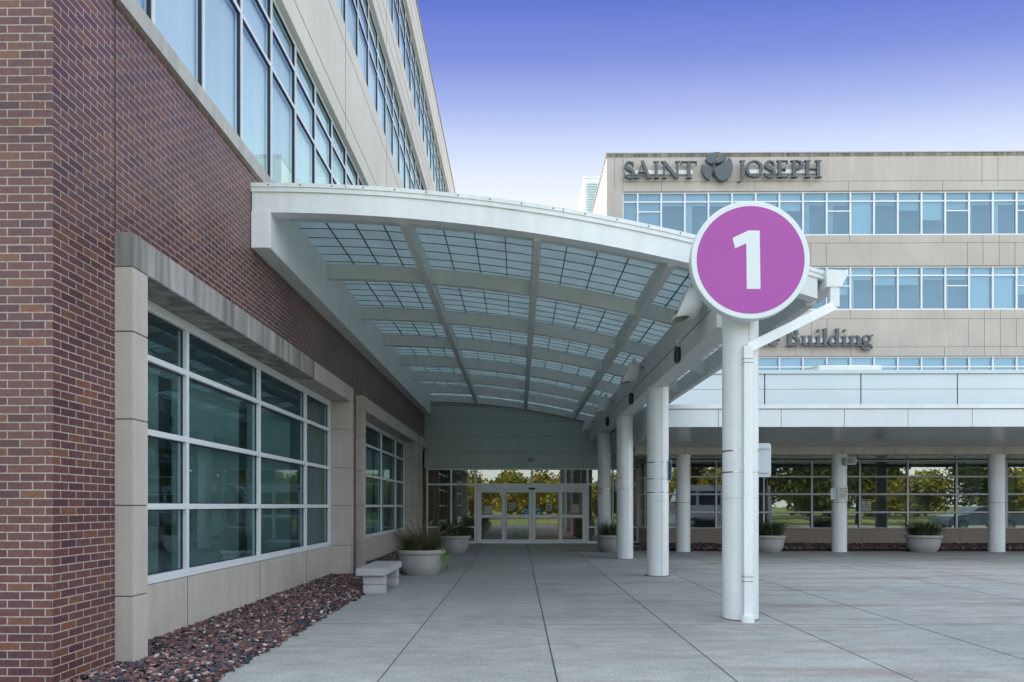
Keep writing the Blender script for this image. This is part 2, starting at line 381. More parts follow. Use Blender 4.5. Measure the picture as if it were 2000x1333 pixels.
M_glass_dark = glass('dark_entry_glass', (0.60, 0.68, 0.66), (0.84, 0.94, 0.90), 0.26, 0.95, 0.0, 0.03)
M_glass_up = glass('sky_blue_glass', (0.90, 0.985, 1.0), (0.62, 0.90, 0.92), 0.04, 0.34, 0.0, 0.015)
M_glass_far = glass('blue_office_glass', (0.58, 0.74, 0.83), (0.46, 0.67, 0.80), 0.24, 0.95, 0.0, 0.02)
M_roofglass = roofglass()
M_pale_backing = mat('pale_shade_and_sky_sheet', (0.84, 0.87, 0.88), 0.7, 0.3, 0.03, 0.4, streak=0.04)  # office roller shades, and the sheets imitating mirrored sky on the left building
vary(M_pale_backing, 0.70, 1.08)

# ------------------------------------------------------------------ ground and setting
g = MB(); g.quad((-60,1.0,0),(60,1.0,0),(60,60,0),(-60,60,0))
tag(obj('pavement', g, concrete_ground()), 'pale grey concrete plaza with saw cut joints in front of the entrance', kind='structure')
M_grass = mat('lawn', (0.20, 0.22, 0.06), 0.9, 0.2, 0.35, 0.15, 0.3, 20)
g = MB(); g.quad((-700,-700,-0.06),(700,-700,-0.06),(700,700,-0.06),(-700,700,-0.06))
tag(obj('ground', g, M_grass), 'green lawn around the buildings', kind='structure')
g = MB(); g.box(-200, 200, -38, -26, -0.3, -0.02)
tag(obj('road', g, mat('asphalt', (0.05,0.05,0.052), 0.85, 0.3, 0.15, 0.6, 0.2, 60)), 'asphalt drive beyond the plaza', kind='structure')
# saw-cut joints
j = MB()
for k in range(3):
    x = -1.2 + 1.53*k
    wd = 0.013 if k == 1 else 0.008
    j.box(x-wd/2, x+wd/2, 3.0, 27.9 if x < 4.6 else 23.4, 0.002, 0.004)
tag(obj('paving_joints', j, mat('joint_filler', (0.085,0.08,0.07), 0.95, 0.1, 0.3, 4)), 'dark lengthwise joints between concrete slabs', kind='structure')
j = MB()
for k in (3, 4, 6, 7, 9, 11, 13):
    x = -1.2 + 1.53*k; j.box(x-.004, x+.004, 3.0, 27.9 if x < 4.6 else 23.4, 0.002, 0.004)
j2 = MB()
for y, xa in ((9.0,-2.6), (10.7,1.9), (13.8,1.9), (16.9,1.9), (20.6,1.9)):
    j2.box(xa, 30, y-0.003, y+0.003, 0.001, 0.003)
tag(obj('paving_joints', j2, mat('cross_joint_grit', (0.24,0.215,0.19), 0.95, 0.1, 0.35, 3)), 'very faint cross joints in the concrete', kind='structure')
tag(obj('paving_joints', j, mat('faint_joint', (0.17,0.16,0.145), 0.95, 0.1, 0.3, 2)), 'faint lengthwise joints on the open side of the plaza', kind='structure')

# gravel: stones heaped on a bed
M_gravel = island_mat('red_and_slate_gravel', [(0.0,(0.022,0.028,0.038)),(0.30,(0.05,0.058,0.072)),(0.42,(0.12,0.10,0.115)),(0.50,(0.14,0.062,0.058)),(0.62,(0.205,0.092,0.08)),(0.76,(0.11,0.05,0.055)),(0.92,(0.36,0.21,0.18)),(1.0,(0.50,0.46,0.44))], 0.75)
def gravel(name, label, rects, size, dens, zb):
    mb_ = MB()
    base = [(1,0,0),(-1,0,0),(0,1,0),(0,-1,0),(0,0,1),(0,0,-1),(.62,.62,.5),(-.62,.62,.4),(.62,-.62,.45),(-.62,-.62,.5)]
    fs = [(0,6,4),(0,8,4),(2,6,4),(2,7,4),(1,7,4),(1,9,4),(3,8,4),(3,9,4),(0,2,6),(2,1,7),(1,3,9),(3,0,8),(0,2,5),(2,1,5),(1,3,5),(3,0,5)]
    fix = []
    for f in fs:
        a,b,c = [Vector(base[i]) for i in f]
        n = (b-a).cross(c-a); fix.append(f if n.dot(a+b+c) > 0 else (f[0],f[2],f[1]))
    for (x0,x1,y0,y1) in rects:
        for _ in range(int((x1-x0)*(y1-y0)*dens)):
            cx, cy = random.uniform(x0,x1), random.uniform(y0,y1)
            if x1 < 0 and random.random() < .02: cx = x1 + abs(random.gauss(0, .03))
            s_ = size*random.uniform(0.55,1.35); a = random.uniform(0,2*PI); tl = random.uniform(-.5,.5)
            sx_, sy_, sz_ = s_*random.uniform(.7,1.2), s_*random.uniform(.6,1.0), s_*random.uniform(.4,.75)
            edge = min(1.0, max(0.15, (x1-cx)/0.18))
            cz = zb*edge + random.uniform(-.006,.018)
            vs_ = []
            for bx, by, bz in base:
                k = random.uniform(.75,1.2); bx, by, bz = bx*sx_*k, by*sy_*k, bz*sz_*k
                by, bz = by*math.cos(tl)-bz*math.sin(tl), by*math.sin(tl)+bz*math.cos(tl)
                vs_.append((cx+bx*math.cos(a)-by*math.sin(a), cy+bx*math.sin(a)+by*math.cos(a), cz+bz))
            mb_.add(vs_, fix)
    return tag(obj(name, mb_, M_gravel), label, kind='stuff')
gravel('gravel', 'red and dark slate gravel along the foot of the brick wall', [(-4.0,-2.63,4.6,9.6)], 0.029, 1080, 0.035)
gravel('gravel', 'red and dark slate gravel behind the bench and planters', [(-4.0,-2.63,9.6,17.0),(-3.9,-2.7,17.0,28.0)], 0.031, 720, 0.035)
gravel('gravel', 'dark red gravel bed under the low window wall', [(3.9,20.0,23.5,26.85)], 0.05, 190, 0.07)
bed = MB(); bed.box(-4.2,-2.62,4.0,28.0,0.004,0.022); 
tag(obj('gravel_bed', bed, mat('bed_soil',(0.05,0.035,0.032),0.95,0.1,0.3,8)), 'dark bed under the gravel beside the brick wall', kind='structure')
bed = MB(); bed.box(4.6,40,23.5,26.9,0.004,0.04)
tag(obj('gravel_bed', bed, bpy.data.materials['bed_soil']), 'dark bed under the gravel by the low wing', kind='structure')

# ------------------------------------------------------------------ left brick building
BX = -3.73; Y0 = 5.66
bld = thing('brick_building', (-8, 25, 0), 'large building on the left with brick ground floor and stone and glass storeys above', 'building')
mb_ = MB()
def wallx(m_, x, y0, y1, z0, z1, mi=0): m_.quad((x,y0,z0),(x,y1,z0),(x,y1,z1),(x,y0,z1), mi) if False else m_.quad((x,y1,z0),(x,y0,z0),(x,y0,z1),(x,y1,z1), mi)
# brick skin, thick boxes
PIL = [6.54, 16.29, 26.04]            # where each stone surround starts
SUR = 8.79                            # surround length
def surround_end(s): return min(s+SUR, 28.1)
LT = 4.03
TOPB = 6.17
mb_.box(-16, BX, Y0, PIL[0], -0.2, TOPB)
for i, s in enumerate(PIL):
    e = surround_end(s)
    mb_.box(-4.6, BX, s, e, LT, TOPB)
    if i < 2: mb_.box(-4.6, BX, e, PIL[i+1], -0.2, TOPB)
mb_.box(-4.6, BX, 28.1, 60, -0.2, TOPB)
obj('brick_wall', mb_, M_brick, bld)
for ja, jb, jz in ((6.535, 6.547, 4.03), (15.9, 15.91, 0)):
    cj = MB(); cj.box(BX, BX+0.003, ja, jb, jz, TOPB); obj('control_joint', cj, M_joint, bld)
# stone surrounds of the three ground floor windows
XO = -3.563; XW = -4.01
rows = [0.657, 1.49, 2.29, 3.09, 3.67]
def surround(s, e, dirty):
    m_ = MB()
    zs = [-0.1, 0.66, 1.5, 2.3, 3.11, 3.71]
    for a, b in zip(zs[:-1], zs[1:]):
        m_.cbox(-4.2, XO, s, s+0.27, a+0.004, b-0.004, 0.006)
    m_.box(-4.15, XO-0.01, s+0.01, s+0.26, -0.1, 3.72, 1)
    o = obj('stone_pier', m_, [M_stone, M_joint], bld)
    if e < 28:
        m_ = MB()
        for a, b in zip(zs[:-1], zs[1:]): m_.cbox(-4.2, XO, e-0.33, e, a+0.004, b-0.004, 0.006)
        m_.box(-4.15, XO-0.01, e-0.32, e-0.01, -0.1, 3.72, 1)
        obj('stone_pier', m_, [M_stone, M_joint], bld)
    n = 3; L_ = (e-s)/n
    m_ = MB()
    for k in range(n):
        a, b = s + k*L_, s + (k+1)*L_
        m_.cbox(-4.2, XO, a+0.002, b-0.002, 3.71, LT, 0.006, 1 if (dirty and k < 2) else 0)
    obj('lintel', m_, [M_stone, M_stone_dirty], bld)
for i, s in enumerate(PIL): surround(s, surround_end(s), i == 0)
# base walls and ground-floor windows
def gf_window(s, full=True):
    ya, yb = s+0.27, s+8.46
    m_ = MB(); m_.box(-4.25, XW+0.03, ya, yb, -0.1, 0.645); obj('base_wall', m_, M_stone, bld)
    ys = [ya, s+1.98, s+4.37, s+6.76, s+8.44]
    for y in ys[1:4]:
        m_ = MB(); m_.box(XW+0.03, XW+0.033, y-0.004, y+0.004, 0, 0.645); obj('base_joint', m_, M_joint, bld)
    f = MB(); x0, x1 = XW-0.06, XW+0.035
    for z, t_ in zip(rows, (0.05, .033, .033, .033, .04)):
        zz0, zz1 = (z-0.005, z+0.085) if z == rows[0] else (z-t_, z+t_) if z != rows[-1] else (z-0.07, z+0.04)
        f.cbox(x0, x1+0.002, ya-0.01, yb+0.01, zz0, zz1, 0.004)
    for k, y in enumerate(ys):
        a, b = (y-0.033, y+0.033) if 0 < k < 4 else ((y-.01, y+.05) if k == 0 else (y-.05, y+.02))
        f.cbox(x0, x1, a, b, rows[0], rows[-1], 0.004)
    fo = obj('window', f, M_frame, bld)
    gk = MB()
    zs = [0.742, 1.457, 1.523, 2.257, 2.323, 3.057, 3.123, 3.60]
    for k in range(4):
        a, b = ys[k]+(0.033 if k else 0.05), ys[k+1]-(0.033 if k < 3 else 0.05)
        for q in range(4):
            za, zb = zs[2*q], zs[2*q+1]
            for (p0,p1,q0,q1) in ((a,a+.012,za,zb),(b-.012,b,za,zb),(a,b,za,za+.012),(a,b,zb-.012,zb)):
                gk.box(XW-0.045, XW-0.012, p0, p1, q0, q1)
    obj('gasket', gk, M_gasket, fo)
    p = MB(); p.quad((XW-.02,yb,rows[0]),(XW-.02,ya,rows[0]),(XW-.02,ya,rows[-1]),(XW-.02,yb,rows[-1]))
    obj('pane', p, M_glass_low, fo)
    bl = MB()
    for k in range(3):
        a, b = ys[k]+0.06, ys[k+1]-0.26
        z = 0.72; top = 3.02
        while z < top:
            bl.quad((XW-.20,a,z),(XW-.20,b,z),(XW-.186,b,z+.0245),(XW-.186,a,z+.0245)); z += 0.026
        bl.box(XW-.21, XW-.17, a, b, top, top+0.05)
    obj('blind_or_sky_sheet', bl, M_blind, fo)
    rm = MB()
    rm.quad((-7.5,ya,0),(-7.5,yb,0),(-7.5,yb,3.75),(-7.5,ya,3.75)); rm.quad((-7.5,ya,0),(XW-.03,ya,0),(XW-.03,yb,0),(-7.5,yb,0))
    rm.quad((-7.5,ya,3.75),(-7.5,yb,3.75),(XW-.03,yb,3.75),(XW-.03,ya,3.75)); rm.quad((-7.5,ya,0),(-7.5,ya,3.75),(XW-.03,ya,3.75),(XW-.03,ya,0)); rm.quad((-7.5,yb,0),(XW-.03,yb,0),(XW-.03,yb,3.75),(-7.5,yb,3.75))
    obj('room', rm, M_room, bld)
gf_window(PIL[0]); gf_window(PIL[1])
m_ = MB(); m_.box(-4.25, -3.98, 26.3, 28.1, -0.1, 3.72); obj('base_wall', m_, M_stone, bld)
# ledge
m_ = MB(); y = Y0-0.04
while y < 60:
    m_.box(-16 if y < Y0 else -4.3, BX+0.05, y, min(y+3.2, 60)-0.006, TOPB, 6.36); y += 3.2
obj('stone_ledge', m_, M_ledge, bld)
# storeys above
XS = -3.67; XU = -3.80
bands = [(6.36, (8.22, 8.86), 9.34), (11.68, (13.09, 13.63), 14.18), (15.53, (16.95, 17.49), 18.04)]
PAR = 19.5; YE = 52.0
sp = MB()
for a, b in ((9.34, 11.68), (14.18, 15.53), (18.04, PAR)):
    sp.box(-16, XS, Y0, YE, a, b)
for zb, _, zt in bands: sp.box(-16, XS, Y0, 6.12, zb, zt)
obj('stone_spandrel', sp, M_upper, bld)
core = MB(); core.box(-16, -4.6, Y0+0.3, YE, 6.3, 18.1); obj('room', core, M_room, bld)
jn = MB()
for a, b in ((9.34, 11.68), (14.18, 15.53), (18.04, PAR)):
    for z in (a+0.42, b-0.42): jn.box(XS, XS+0.003, Y0, YE, z-0.006, z+0.006)
    y = Y0+4.7
    while y < YE:
        jn.box(XS, XS+0.0035, y-0.006, y+0.006, a, b); y += 4.69
obj('panel_joint', jn, M_joint, bld)
def unit_window_x(zb, trs, zt):
    L_ = 1.172
    f = MB(); x0, x1 = XU-0.05, XU+0.022
    f.box(x0, x1, 0, L_, zb, zb+0.07); f.box(x0, x1, 0, L_, zt-0.07, zt)
    for z in trs: f.box(x0, x1-.003, 0, L_, z-0.03, z+0.03)
    f.box(x0, x1+0.012, -0.027, 0.027, zb, zt)
    fo = obj('window', f, M_frame, bld)
    p = MB(); p.quad((XU,L_,zb),(XU,0,zb),(XU,0,zt),(XU,L_,zt)); obj('pane', p, M_glass_up, fo)
    gk = MB(); zz = [zb+.07] + [q for z in trs for q in (z-.03, z+.03)] + [zt-.07]
    for q in range(0, len(zz), 2):
        za, zc = zz[q], zz[q+1]
        gk.box(XU-.02, XU+.020, 1.125, L_-.027, za, zc); gk.box(XU-.02, XU+.018, 0.027, 1.125, zc-.022, zc)
    obj('gasket', gk, M_gasket, fo)
    b = MB(); b.quad((XU-.07,L_,zb+.02),(XU-.07,0,zb+.02),(XU-.07,0,zt-.02),(XU-.07,L_,zt-.02)); obj('blind_or_sky_sheet', b, M_pale_backing, fo)  # pale sheet behind the pane stands in for the sky's reflection
    return fo
for (zb, trs, zt) in bands:
    proto = unit_window_x(zb, trs, zt); base = proto.location.copy()
    n = 0; y = 6.14
    while y < 45:
        o = proto if n == 0 else copy_tree(proto, bld)
        o.location = (base.x, y, base.z); o.location.y = base.y + y; n += 1; y += 1.172
# parapet cap
m_ = MB(); m_.box(-16, XS+0.04, Y0-0.04, YE, PAR, PAR+0.06); obj('parapet_cap', m_, M_ledge, bld)

# ------------------------------------------------------------------ right stone office building
YR = 36.0
XL = PX(1185, YR)
ob = thing('office_building', (15, 45, 0), 'beige stone office building with ribbons of blue windows behind the low white wing', 'building')
rb = [(PZ(1600,460,YR), PZ(1600,392,YR)+0.0, PZ(1600,373,YR)), (PZ(1800,605.5,YR), PZ(1800,537,YR), PZ(1800,519,YR)), (PZ(1800,788,YR), PZ(1800,716,YR), PZ(1800,695.5,YR))]
ZT = PZ(1500, 300, YR)
xw0 = PX(1217, YR); XR = 40.0
sp = MB()
for a, b in ((rb[0][2], ZT-0.16), (rb[1][2], rb[0][0]), (rb[2][2], rb[1][0]), (0, rb[2][0])):
    sp.box(XL, XR, YR, 75, a, b)
for a, b in ((rb[0][0], rb[0][2]), (rb[1][0], rb[1][2]), (rb[2][0], rb[2][2])):
    sp.box(XL, xw0-0.02, YR, 75, a, b)
obj('stone_facade', sp, M_panel_stone, ob)
m_ = MB(); m_.box(XL-.02, XR, YR-0.02, 75, ZT-0.16, ZT); obj('parapet', m_, M_stain, ob)
m_ = MB(); m_.box(XL-.04, XR, YR-0.05, 75, ZT, ZT+0.05); obj('parapet_cap', m_, M_ledge, ob)
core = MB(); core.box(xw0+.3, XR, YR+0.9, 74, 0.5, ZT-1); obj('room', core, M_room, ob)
UW = 46.0/F*YR
def unit_window_r(zb, ztr, zt, w_, extra, shade, name='window', curt=0):
    # one bay; frame, pane, roller shade hanging behind it
    f = MB(); y0, y1 = YR+0.10, YR+0.18
    f.box(0, w_, y0, y1, zb, zb+0.09); f.box(0, w_, y0, y1, zt-0.08, zt)
    f.box(0, w_, y0+.003, y1, ztr-0.035, ztr+0.035)
    if extra: f.box(0, w_, y0+.004, y1, zt-1.02, zt-0.96)
    f.box(-0.04, 0.04, y0-0.02, y1, zb, zt)
    fo = obj(name, f, M_frame, ob)
    p = MB(); p.quad((0,YR+.14,zb),(w_,YR+.14,zb),(w_,YR+.14,zt),(0,YR+.14,zt)); obj('pane', p, M_glass_far, fo)
    b = MB(); zs = zt - shade*(zt-zb); b.box(0.06, w_-.06, YR+0.30, YR+0.315, zs, zt-0.06)
    if curt: b.box(0.06, 0.06+curt*w_, YR+0.33, YR+0.345, zb+.1, zt-0.06)
    obj('blind_or_sky_sheet', b, M_pale_backing, fo)
    return fo
rs = random.Random(5)
for bi, (zb, ztr, zt) in enumerate(rb):
    protos = {}
    x = PX(1246, YR); n = 0
    fo = unit_window_r(zb, ztr, zt, x-xw0, False, 0.9); fo.location.x += xw0
    while x < XR-1.3:
        extra = n in (0, 8, 13, 16, 20)
        sh, cu = rs.choice([(0.28,0), (0.28,.18), (0.28,0), (0.62,0), (0.97,0), (0.28,.3), (.4,0)])
        key = (extra, sh, cu)
        if key not in protos: o = unit_window_r(zb, ztr, zt, UW, extra, sh, curt=cu); protos[key] = o
        else: o = copy_tree(protos[key], ob)
        o.location.x = x; x += UW; n += 1
jn = MB()
e_ = 0.007
for py in (354, 475, 623, 678):
    z = PZ(1700, py, YR); jn.box(XL if py != 354 else PX(1217,YR), XR, YR-.003, YR, z-e_, z+e_)
for i, px in enumerate((1200.5, 1217)): jn.box(PX(px,YR)-e_, PX(px,YR)+e_, YR-.0035, YR, PZ(1217,372,YR), ZT-.2)
for px in (1580.7, 1918, 1949): jn.box(PX(px,YR)-e_, PX(px,YR)+e_, YR-.0035, YR, PZ(1700,366,YR), ZT-.16)
for px in (1292, 1475, 1657, 1841): jn.box(PX(px,YR)-e_, PX(px,YR)+e_, YR-.0035, YR, rb[0][2], PZ(1700,354,YR))
for px in (1583.5, 1614, 1889.5, 1920, 1951.5, 1982.5): jn.box(PX(px,YR)-e_, PX(px,YR)+e_, YR-.0035, YR, rb[1][2], PZ(1700,475,YR))
for px in (1659, 1842, 1920, 1951.5): jn.box(PX(px,YR)-e_, PX(px,YR)+e_, YR-.0035, YR, PZ(1700,475,YR), rb[0][0])
for px in (1524, 1554.5, 1585, 1615.5, 1892, 1922.5, 1954, 1985): jn.box(PX(px,YR)-e_, PX(px,YR)+e_, YR-.0035, YR, PZ(1700,678,YR), PZ(1700,623,YR))
for px in (1554.5, 1585, 1661.5, 1845, 1922.5, 1954): jn.box(PX(px,YR)-e_, PX(px,YR)+e_, YR-.0035, YR, rb[2][2], PZ(1700,678,YR))
for px in (1661, 1844, 1922.5, 1954): jn.box(PX(px,YR)-e_, PX(px,YR)+e_, YR-.0035, YR, PZ(1700,623,YR), rb[1][0])
obj('panel_joint', jn, M_joint, ob)
# sunlit left flank has a few joints too
jn = MB()
for y in (40.5, 45, 49.5): jn.box(XL-.0035, XL, y-.01, y+.01, 8, ZT-.16)
for z in (ZT-1.2, ZT-2.6, ZT-4.9): jn.box(XL-.003, XL, YR, 74, z-.007, z+.007)
obj('flank_joint', jn, M_joint, ob)
# louvred penthouse further back
pt = thing('penthouse', (5.6, 48, 16), 'white louvred plant room rising behind the corner of the beige office building', 'plant room')
xa, xb = PX(1141, 46), XL+3.5; zt_ = PZ(1150, 349, 46)
m_ = MB(); m_.box(xa, XL+1.6, 46, 56, 10, zt_); obj('casing', m_, M_white2, pt)
m_ = MB(); m_.box(xa-.03, XL+1.63, 45.95, 56, zt_, zt_+0.1); obj('roof_edge', m_, M_white, pt)
lv = MB(); z = zt_-0.25
while z > 15:
    lv.quad((xa+.15,45.99,z),(XL+1.6,45.99,z),(XL+1.6,45.90,z-.13),(xa+.15,45.90,z-.13)); z -= 0.165
obj('louvre', lv, mat('pale_green_louvre',(0.55,0.66,0.66),0.5,0.4,0.03), pt)

# ------------------------------------------------------------------ wall lettering (strokes drawn for each letter)
def ribbon(pts, ws):
    # polyline with varying width -> closed outline
    L_, R_ = [], []
    m = len(pts)
    for i in range(m):
        x0, z0 = pts[max(i-1,0)]; x1, z1 = pts[min(i+1,m-1)]
        dx, dz = x1-x0, z1-z0; l = math.hypot(dx, dz) or 1; nx, nz = -dz/l, dx/l
        w2 = ws[i]/2; x, z = pts[i]
        L_.append((x+nx*w2, z+nz*w2)); R_.append((x-nx*w2, z-nz*w2))
    return L_ + R_[::-1]
def arc(cx, cz, rx, rz, a0, a1, n=14):
    return [(cx+rx*math.cos(R(a0+(a1-a0)*k/n)), cz+rz*math.sin(R(a0+(a1-a0)*k/n))) for k in range(n+1)]
def serif(x0, x1, z, up=True, t_=0.055):
    s_ = 1 if up else -1
    return [(x0, z), (x1, z), (x1, z+s_*t_*0.7), ((x0+x1)/2+(x1-x0)*.25, z+s_*t_*1.4), ((x0+x1)/2-(x1-x0)*.25, z+s_*t_*1.4), (x0, z+s_*t_*0.7)]
def stem(x, w_, z0, z1, s0=True, s1=True, e=0.09):
    out_ = [[(x-w_/2,z0),(x+w_/2,z0),(x+w_/2,z1),(x-w_/2,z1)]]
    if s0: out_.append(serif(x-w_/2-e, x+w_/2+e, z0, True))
    if s1: out_.append(serif(x-w_/2-e, x+w_/2+e, z1, False))
    return out_
def ringpolys(cx, cz, rx, rz, wt, wn, a0=0, a1=360, n=28):
    pts = arc(cx, cz, rx, rz, a0, a1, n)
    ws = [wn+(wt-wn)*abs(math.cos(R(a0+(a1-a0)*k/n)))**1.3 for k in range(n+1)]
    # split to convex-ish strips
    rib = ribbon(pts, ws); m = len(pts); res = []
    for i in range(m-1): res.append([rib[i], rib[i+1], rib[2*m-2-i], rib[2*m-1-i]])
    return res
def strip(pts, ws):
    rib = ribbon(pts, ws); m = len(pts)
    return [[rib[i], rib[i+1], rib[2*m-2-i], rib[2*m-1-i]] for i in range(m-1)]
T = 0.15   # thick stroke
def glyph(c):
    # returns polygons in a box of width W (second value) and cap height 1
    if c == 'S':
        pts = arc(.27,.745,.19,.205,20,270,16) + arc(.27,.26,.22,.235,90,-160,16)
        n = len(pts); ws = [0.05+0.12*math.sin(PI*k/(n-1))**0.8 for k in range(n)]
        return strip(pts, ws) + [[(.44,.72),(.50,.72),(.48,1.0),(.44,.96)], [(.03,.30),(-.01,.30),(.0,-.01),(.05,.05)]], .52
    if c == 'A':
        return strip([(.10,.02),(.42,.99)],[.055,.06]) + strip([(.40,1.03),(.75,.02)],[.15,.16]) + [[(.22,.33),(.62,.33),(.60,.39),(.24,.39)], serif(-.02,.24,0), serif(.60,.92,0)], .9
    if c == 'I': return stem(.22, T+.01, 0, 1), .44
    if c == 'N':
        return stem(.14,.07,0,1,True,False) + stem(.80,.07,0,1,False,True) + strip([(.10,.99),(.80,.0)],[.16,.16]) + [serif(-.03,.2,1,False)], .95
    if c == 'T': return stem(.41,T,0,1,True,False) + [[(.0,.94),(.82,.94),(.84,1.0),(-.02,1.0)], [(-.02,1.0),(.05,1.0),(.04,.90),(.0,.78)], [(.84,1.0),(.77,1.0),(.78,.90),(.82,.78)]], .82
    if c == 'J': return stem(.30,T,.0,1,False,True) + strip([(.30,.02),(.27,-.13),(.16,-.24),(.02,-.25)],[.15,.13,.08,.05]), .45
    if c == 'O': return ringpolys(.46,.5,.385,.46,.16,.07), .92
    if c == 'E': return stem(.17,T,0,1) + [[(.17,.94),(.56,.94),(.58,1.0),(.17,1.0)], [(.52,1.0),(.58,1.0),(.575,.80),(.54,.86)], [(.17,.48),(.46,.48),(.46,.54),(.17,.54)], [(.44,.62),(.48,.62),(.48,.40),(.44,.40)], [(.17,0),(.60,0),(.61,.06),(.17,.06)], [(.56,0),(.61,0),(.64,.22),(.60,.16)]], .64
    if c == 'P': return stem(.17,T,0,1) + ringpolys(.30,.74,.23,.225,.15,.06,90,-90,14) + [[(.17,.94),(.31,.94),(.31,1.0),(.17,1.0)], [(.17,.48),(.31,.48),(.31,.545),(.17,.545)]], .6
    if c == 'H': return stem(.18,T,0,1) + stem(.72,T,0,1) + [[(.2,.48),(.7,.48),(.7,.545),(.2,.545)]], .9
    # bold lower case, x-height .62 of the cap
    X_ = .62; B_ = .17
    if c == 'B': return stem(.22,.19,0,1,True,True,.10) + ringpolys(.36,.76,.22,.205,.19,.07,90,-90,14) + ringpolys(.38,.28,.28,.245,.20,.07,90,-90,14) + [[(.22,.93),(.37,.93),(.37,1.0),(.22,1.0)], [(.22,.52),(.39,.52),(.39,.585),(.22,.585)], [(.22,0),(.40,0),(.40,.07),(.22,.07)]], .78
    if c == 'u': return [[(.10,.16),(.27,.16),(.27,X_),(.10,X_)], [(.48,.06),(.65,.06),(.65,X_),(.48,X_)], [(.02,X_-.07),(.12,X_-.10),(.27,X_),(.04,X_)], [(.40,X_-.07),(.50,X_-.10),(.65,X_),(.42,X_)], [(.50,.0),(.75,.06),(.73,.11),(.52,.14)]] + strip([(.185,.17),(.22,.07),(.32,.03),(.42,.06),(.52,.15)],[.17,.13,.09,.07,.05]), .75
    if c in 'il':
        z = X_ if c == 'i' else 1.05
        r_ = [[(.10,0),(.27,0),(.27,z),(.10,z-.05)], serif(.0,.37,0), [(.0,z-.10),(.12,z-.12),(.27,z+.02),(.02,z-.04)]]
        if c == 'i': r_.append([(.17,.80),(.28,.90),(.18,1.02),(.07,.92)])
        return r_, .38
    if c == 'd': return [[(.46,.05),(.63,.05),(.63,1.05),(.46,1.0)], [(.36,.95),(.48,.93),(.63,1.07),(.38,1.01)], [(.5,.0),(.73,.06),(.71,.11),(.5,.14)]] + ringpolys(.31,.31,.23,.28,.17,.07,0,360), .75
    if c == 'n': return [[(.10,0),(.27,0),(.27,X_),(.10,X_-.05)], [(.50,0),(.67,0),(.67,.45),(.50,.45)], serif(.0,.36,0), serif(.42,.77,0), [(.0,X_-.10),(.12,X_-.12),(.27,X_+.02),(.02,X_-.04)]] + strip([(.25,.46),(.35,.56),(.46,.585),(.55,.54),(.585,.43)],[.05,.08,.11,.15,.17]), .78
    if c == 'g': return ringpolys(.30,.40,.20,.20,.13,.06) + ringpolys(.33,-.12,.27,.145,.09,.09) + strip([(.17,.23),(.12,.15),(.22,.08),(.45,.05),(.56,-.02)],[.06,.08,.12,.13,.11]) + strip([(.44,.54),(.55,.60),(.66,.62)],[.05,.08,.11]), .70
    if c == 'e': return ringpolys(.31,.31,.24,.28,.16,.07,0,325,24) + [[(.12,.30),(.55,.30),(.55,.36),(.12,.36)]], .6
    if c == 'c': return ringpolys(.31,.31,.24,.28,.17,.07,45,320,22) + [ [(.42,.42),(.53,.42),(.55,.56),(.44,.54)] ], .58
def put_letter(c, px0, px1, pyb, pyt, parent, yf, dep=0.16, descale=1.0):
    polys, W_ = glyph(c)
    x0, x1 = PX(px0, YR), PX(px1, YR); zb, zt = PZ(px0, pyb, YR), PZ(px0, pyt, YR)
    m_ = MB()
    for i, p in enumerate(polys):
        q = [(x0+(x/W_)*(x1-x0), zb+z*(zt-zb)) for x, z in p]
        m_.prism(q, yf - 0.0007*(i % 24), yf+dep)
    return obj('letter', m_, M_letter, parent)
YL = YR-0.30
s1 = thing('wall_lettering', (PX(1287,YR), YL, PZ(1287,337,YR)), 'large dark serif letters reading SAINT on the beige parapet, left of the round emblem', 'sign', 'raised wall lettering')
for c, a, b in (('S',1218,1237),('A',1238,1271),('I',1273,1287),('N',1290,1327),('T',1328,1358)): put_letter(c, a, b, 353.5, 320.5, s1, YL)
m_ = MB(); m_.box(PX(1222,YR), PX(1352,YR), YR-.12, YR-.005, PZ(1280,342.5,YR), PZ(1280,335,YR)); obj('mounting_rail', m_, M_white, s1)
s2 = thing('wall_lettering', (PX(1518,YR), YL, PZ(1518,335,YR)), 'large dark serif letters reading JOSEPH on the beige parapet, right of the round emblem', 'sign', 'raised wall lettering')
for c, a, b in (('J',1437,1452),('O',1453,1487),('S',1490,1509.5),('E',1513,1536.5),('P',1540,1565.5),('H',1566,1601)): put_letter(c, a, b, 351.8, 318.8, s2, YL)
m_ = MB(); m_.box(PX(1450,YR), PX(1594,YR), YR-.12, YR-.005, PZ(1520,341,YR), PZ(1520,333.5,YR)); obj('mounting_rail', m_, M_white, s2)
s3 = thing('wall_lettering', (PX(1600,YR), YL, PZ(1600,665,YR)), 'dark serif letters reading Building, partly hidden by the downspout', 'sign', 'raised wall lettering')
for c, a, b in (('c',1481,1497),('e',1498,1519),('B',1531,1560),('u',1560.5,1586),('i',1588,1602),('l',1602,1614),('d',1614,1638.5),('i',1639,1652.5),('n',1653,1680)): put_letter(c, a, b, 678.2, 645.5, s3, YL+.04, 0.13)
put_letter('g', 1678, 1702, 677, 645.5, s3, YL+.04, 0.13)
m_ = MB(); m_.box(PX(1540,YR), PX(1690,YR), YR-.12, YR-.005, PZ(1600,670.5,YR), PZ(1600,662,YR)); obj('mounting_rail', m_, M_white, s3)
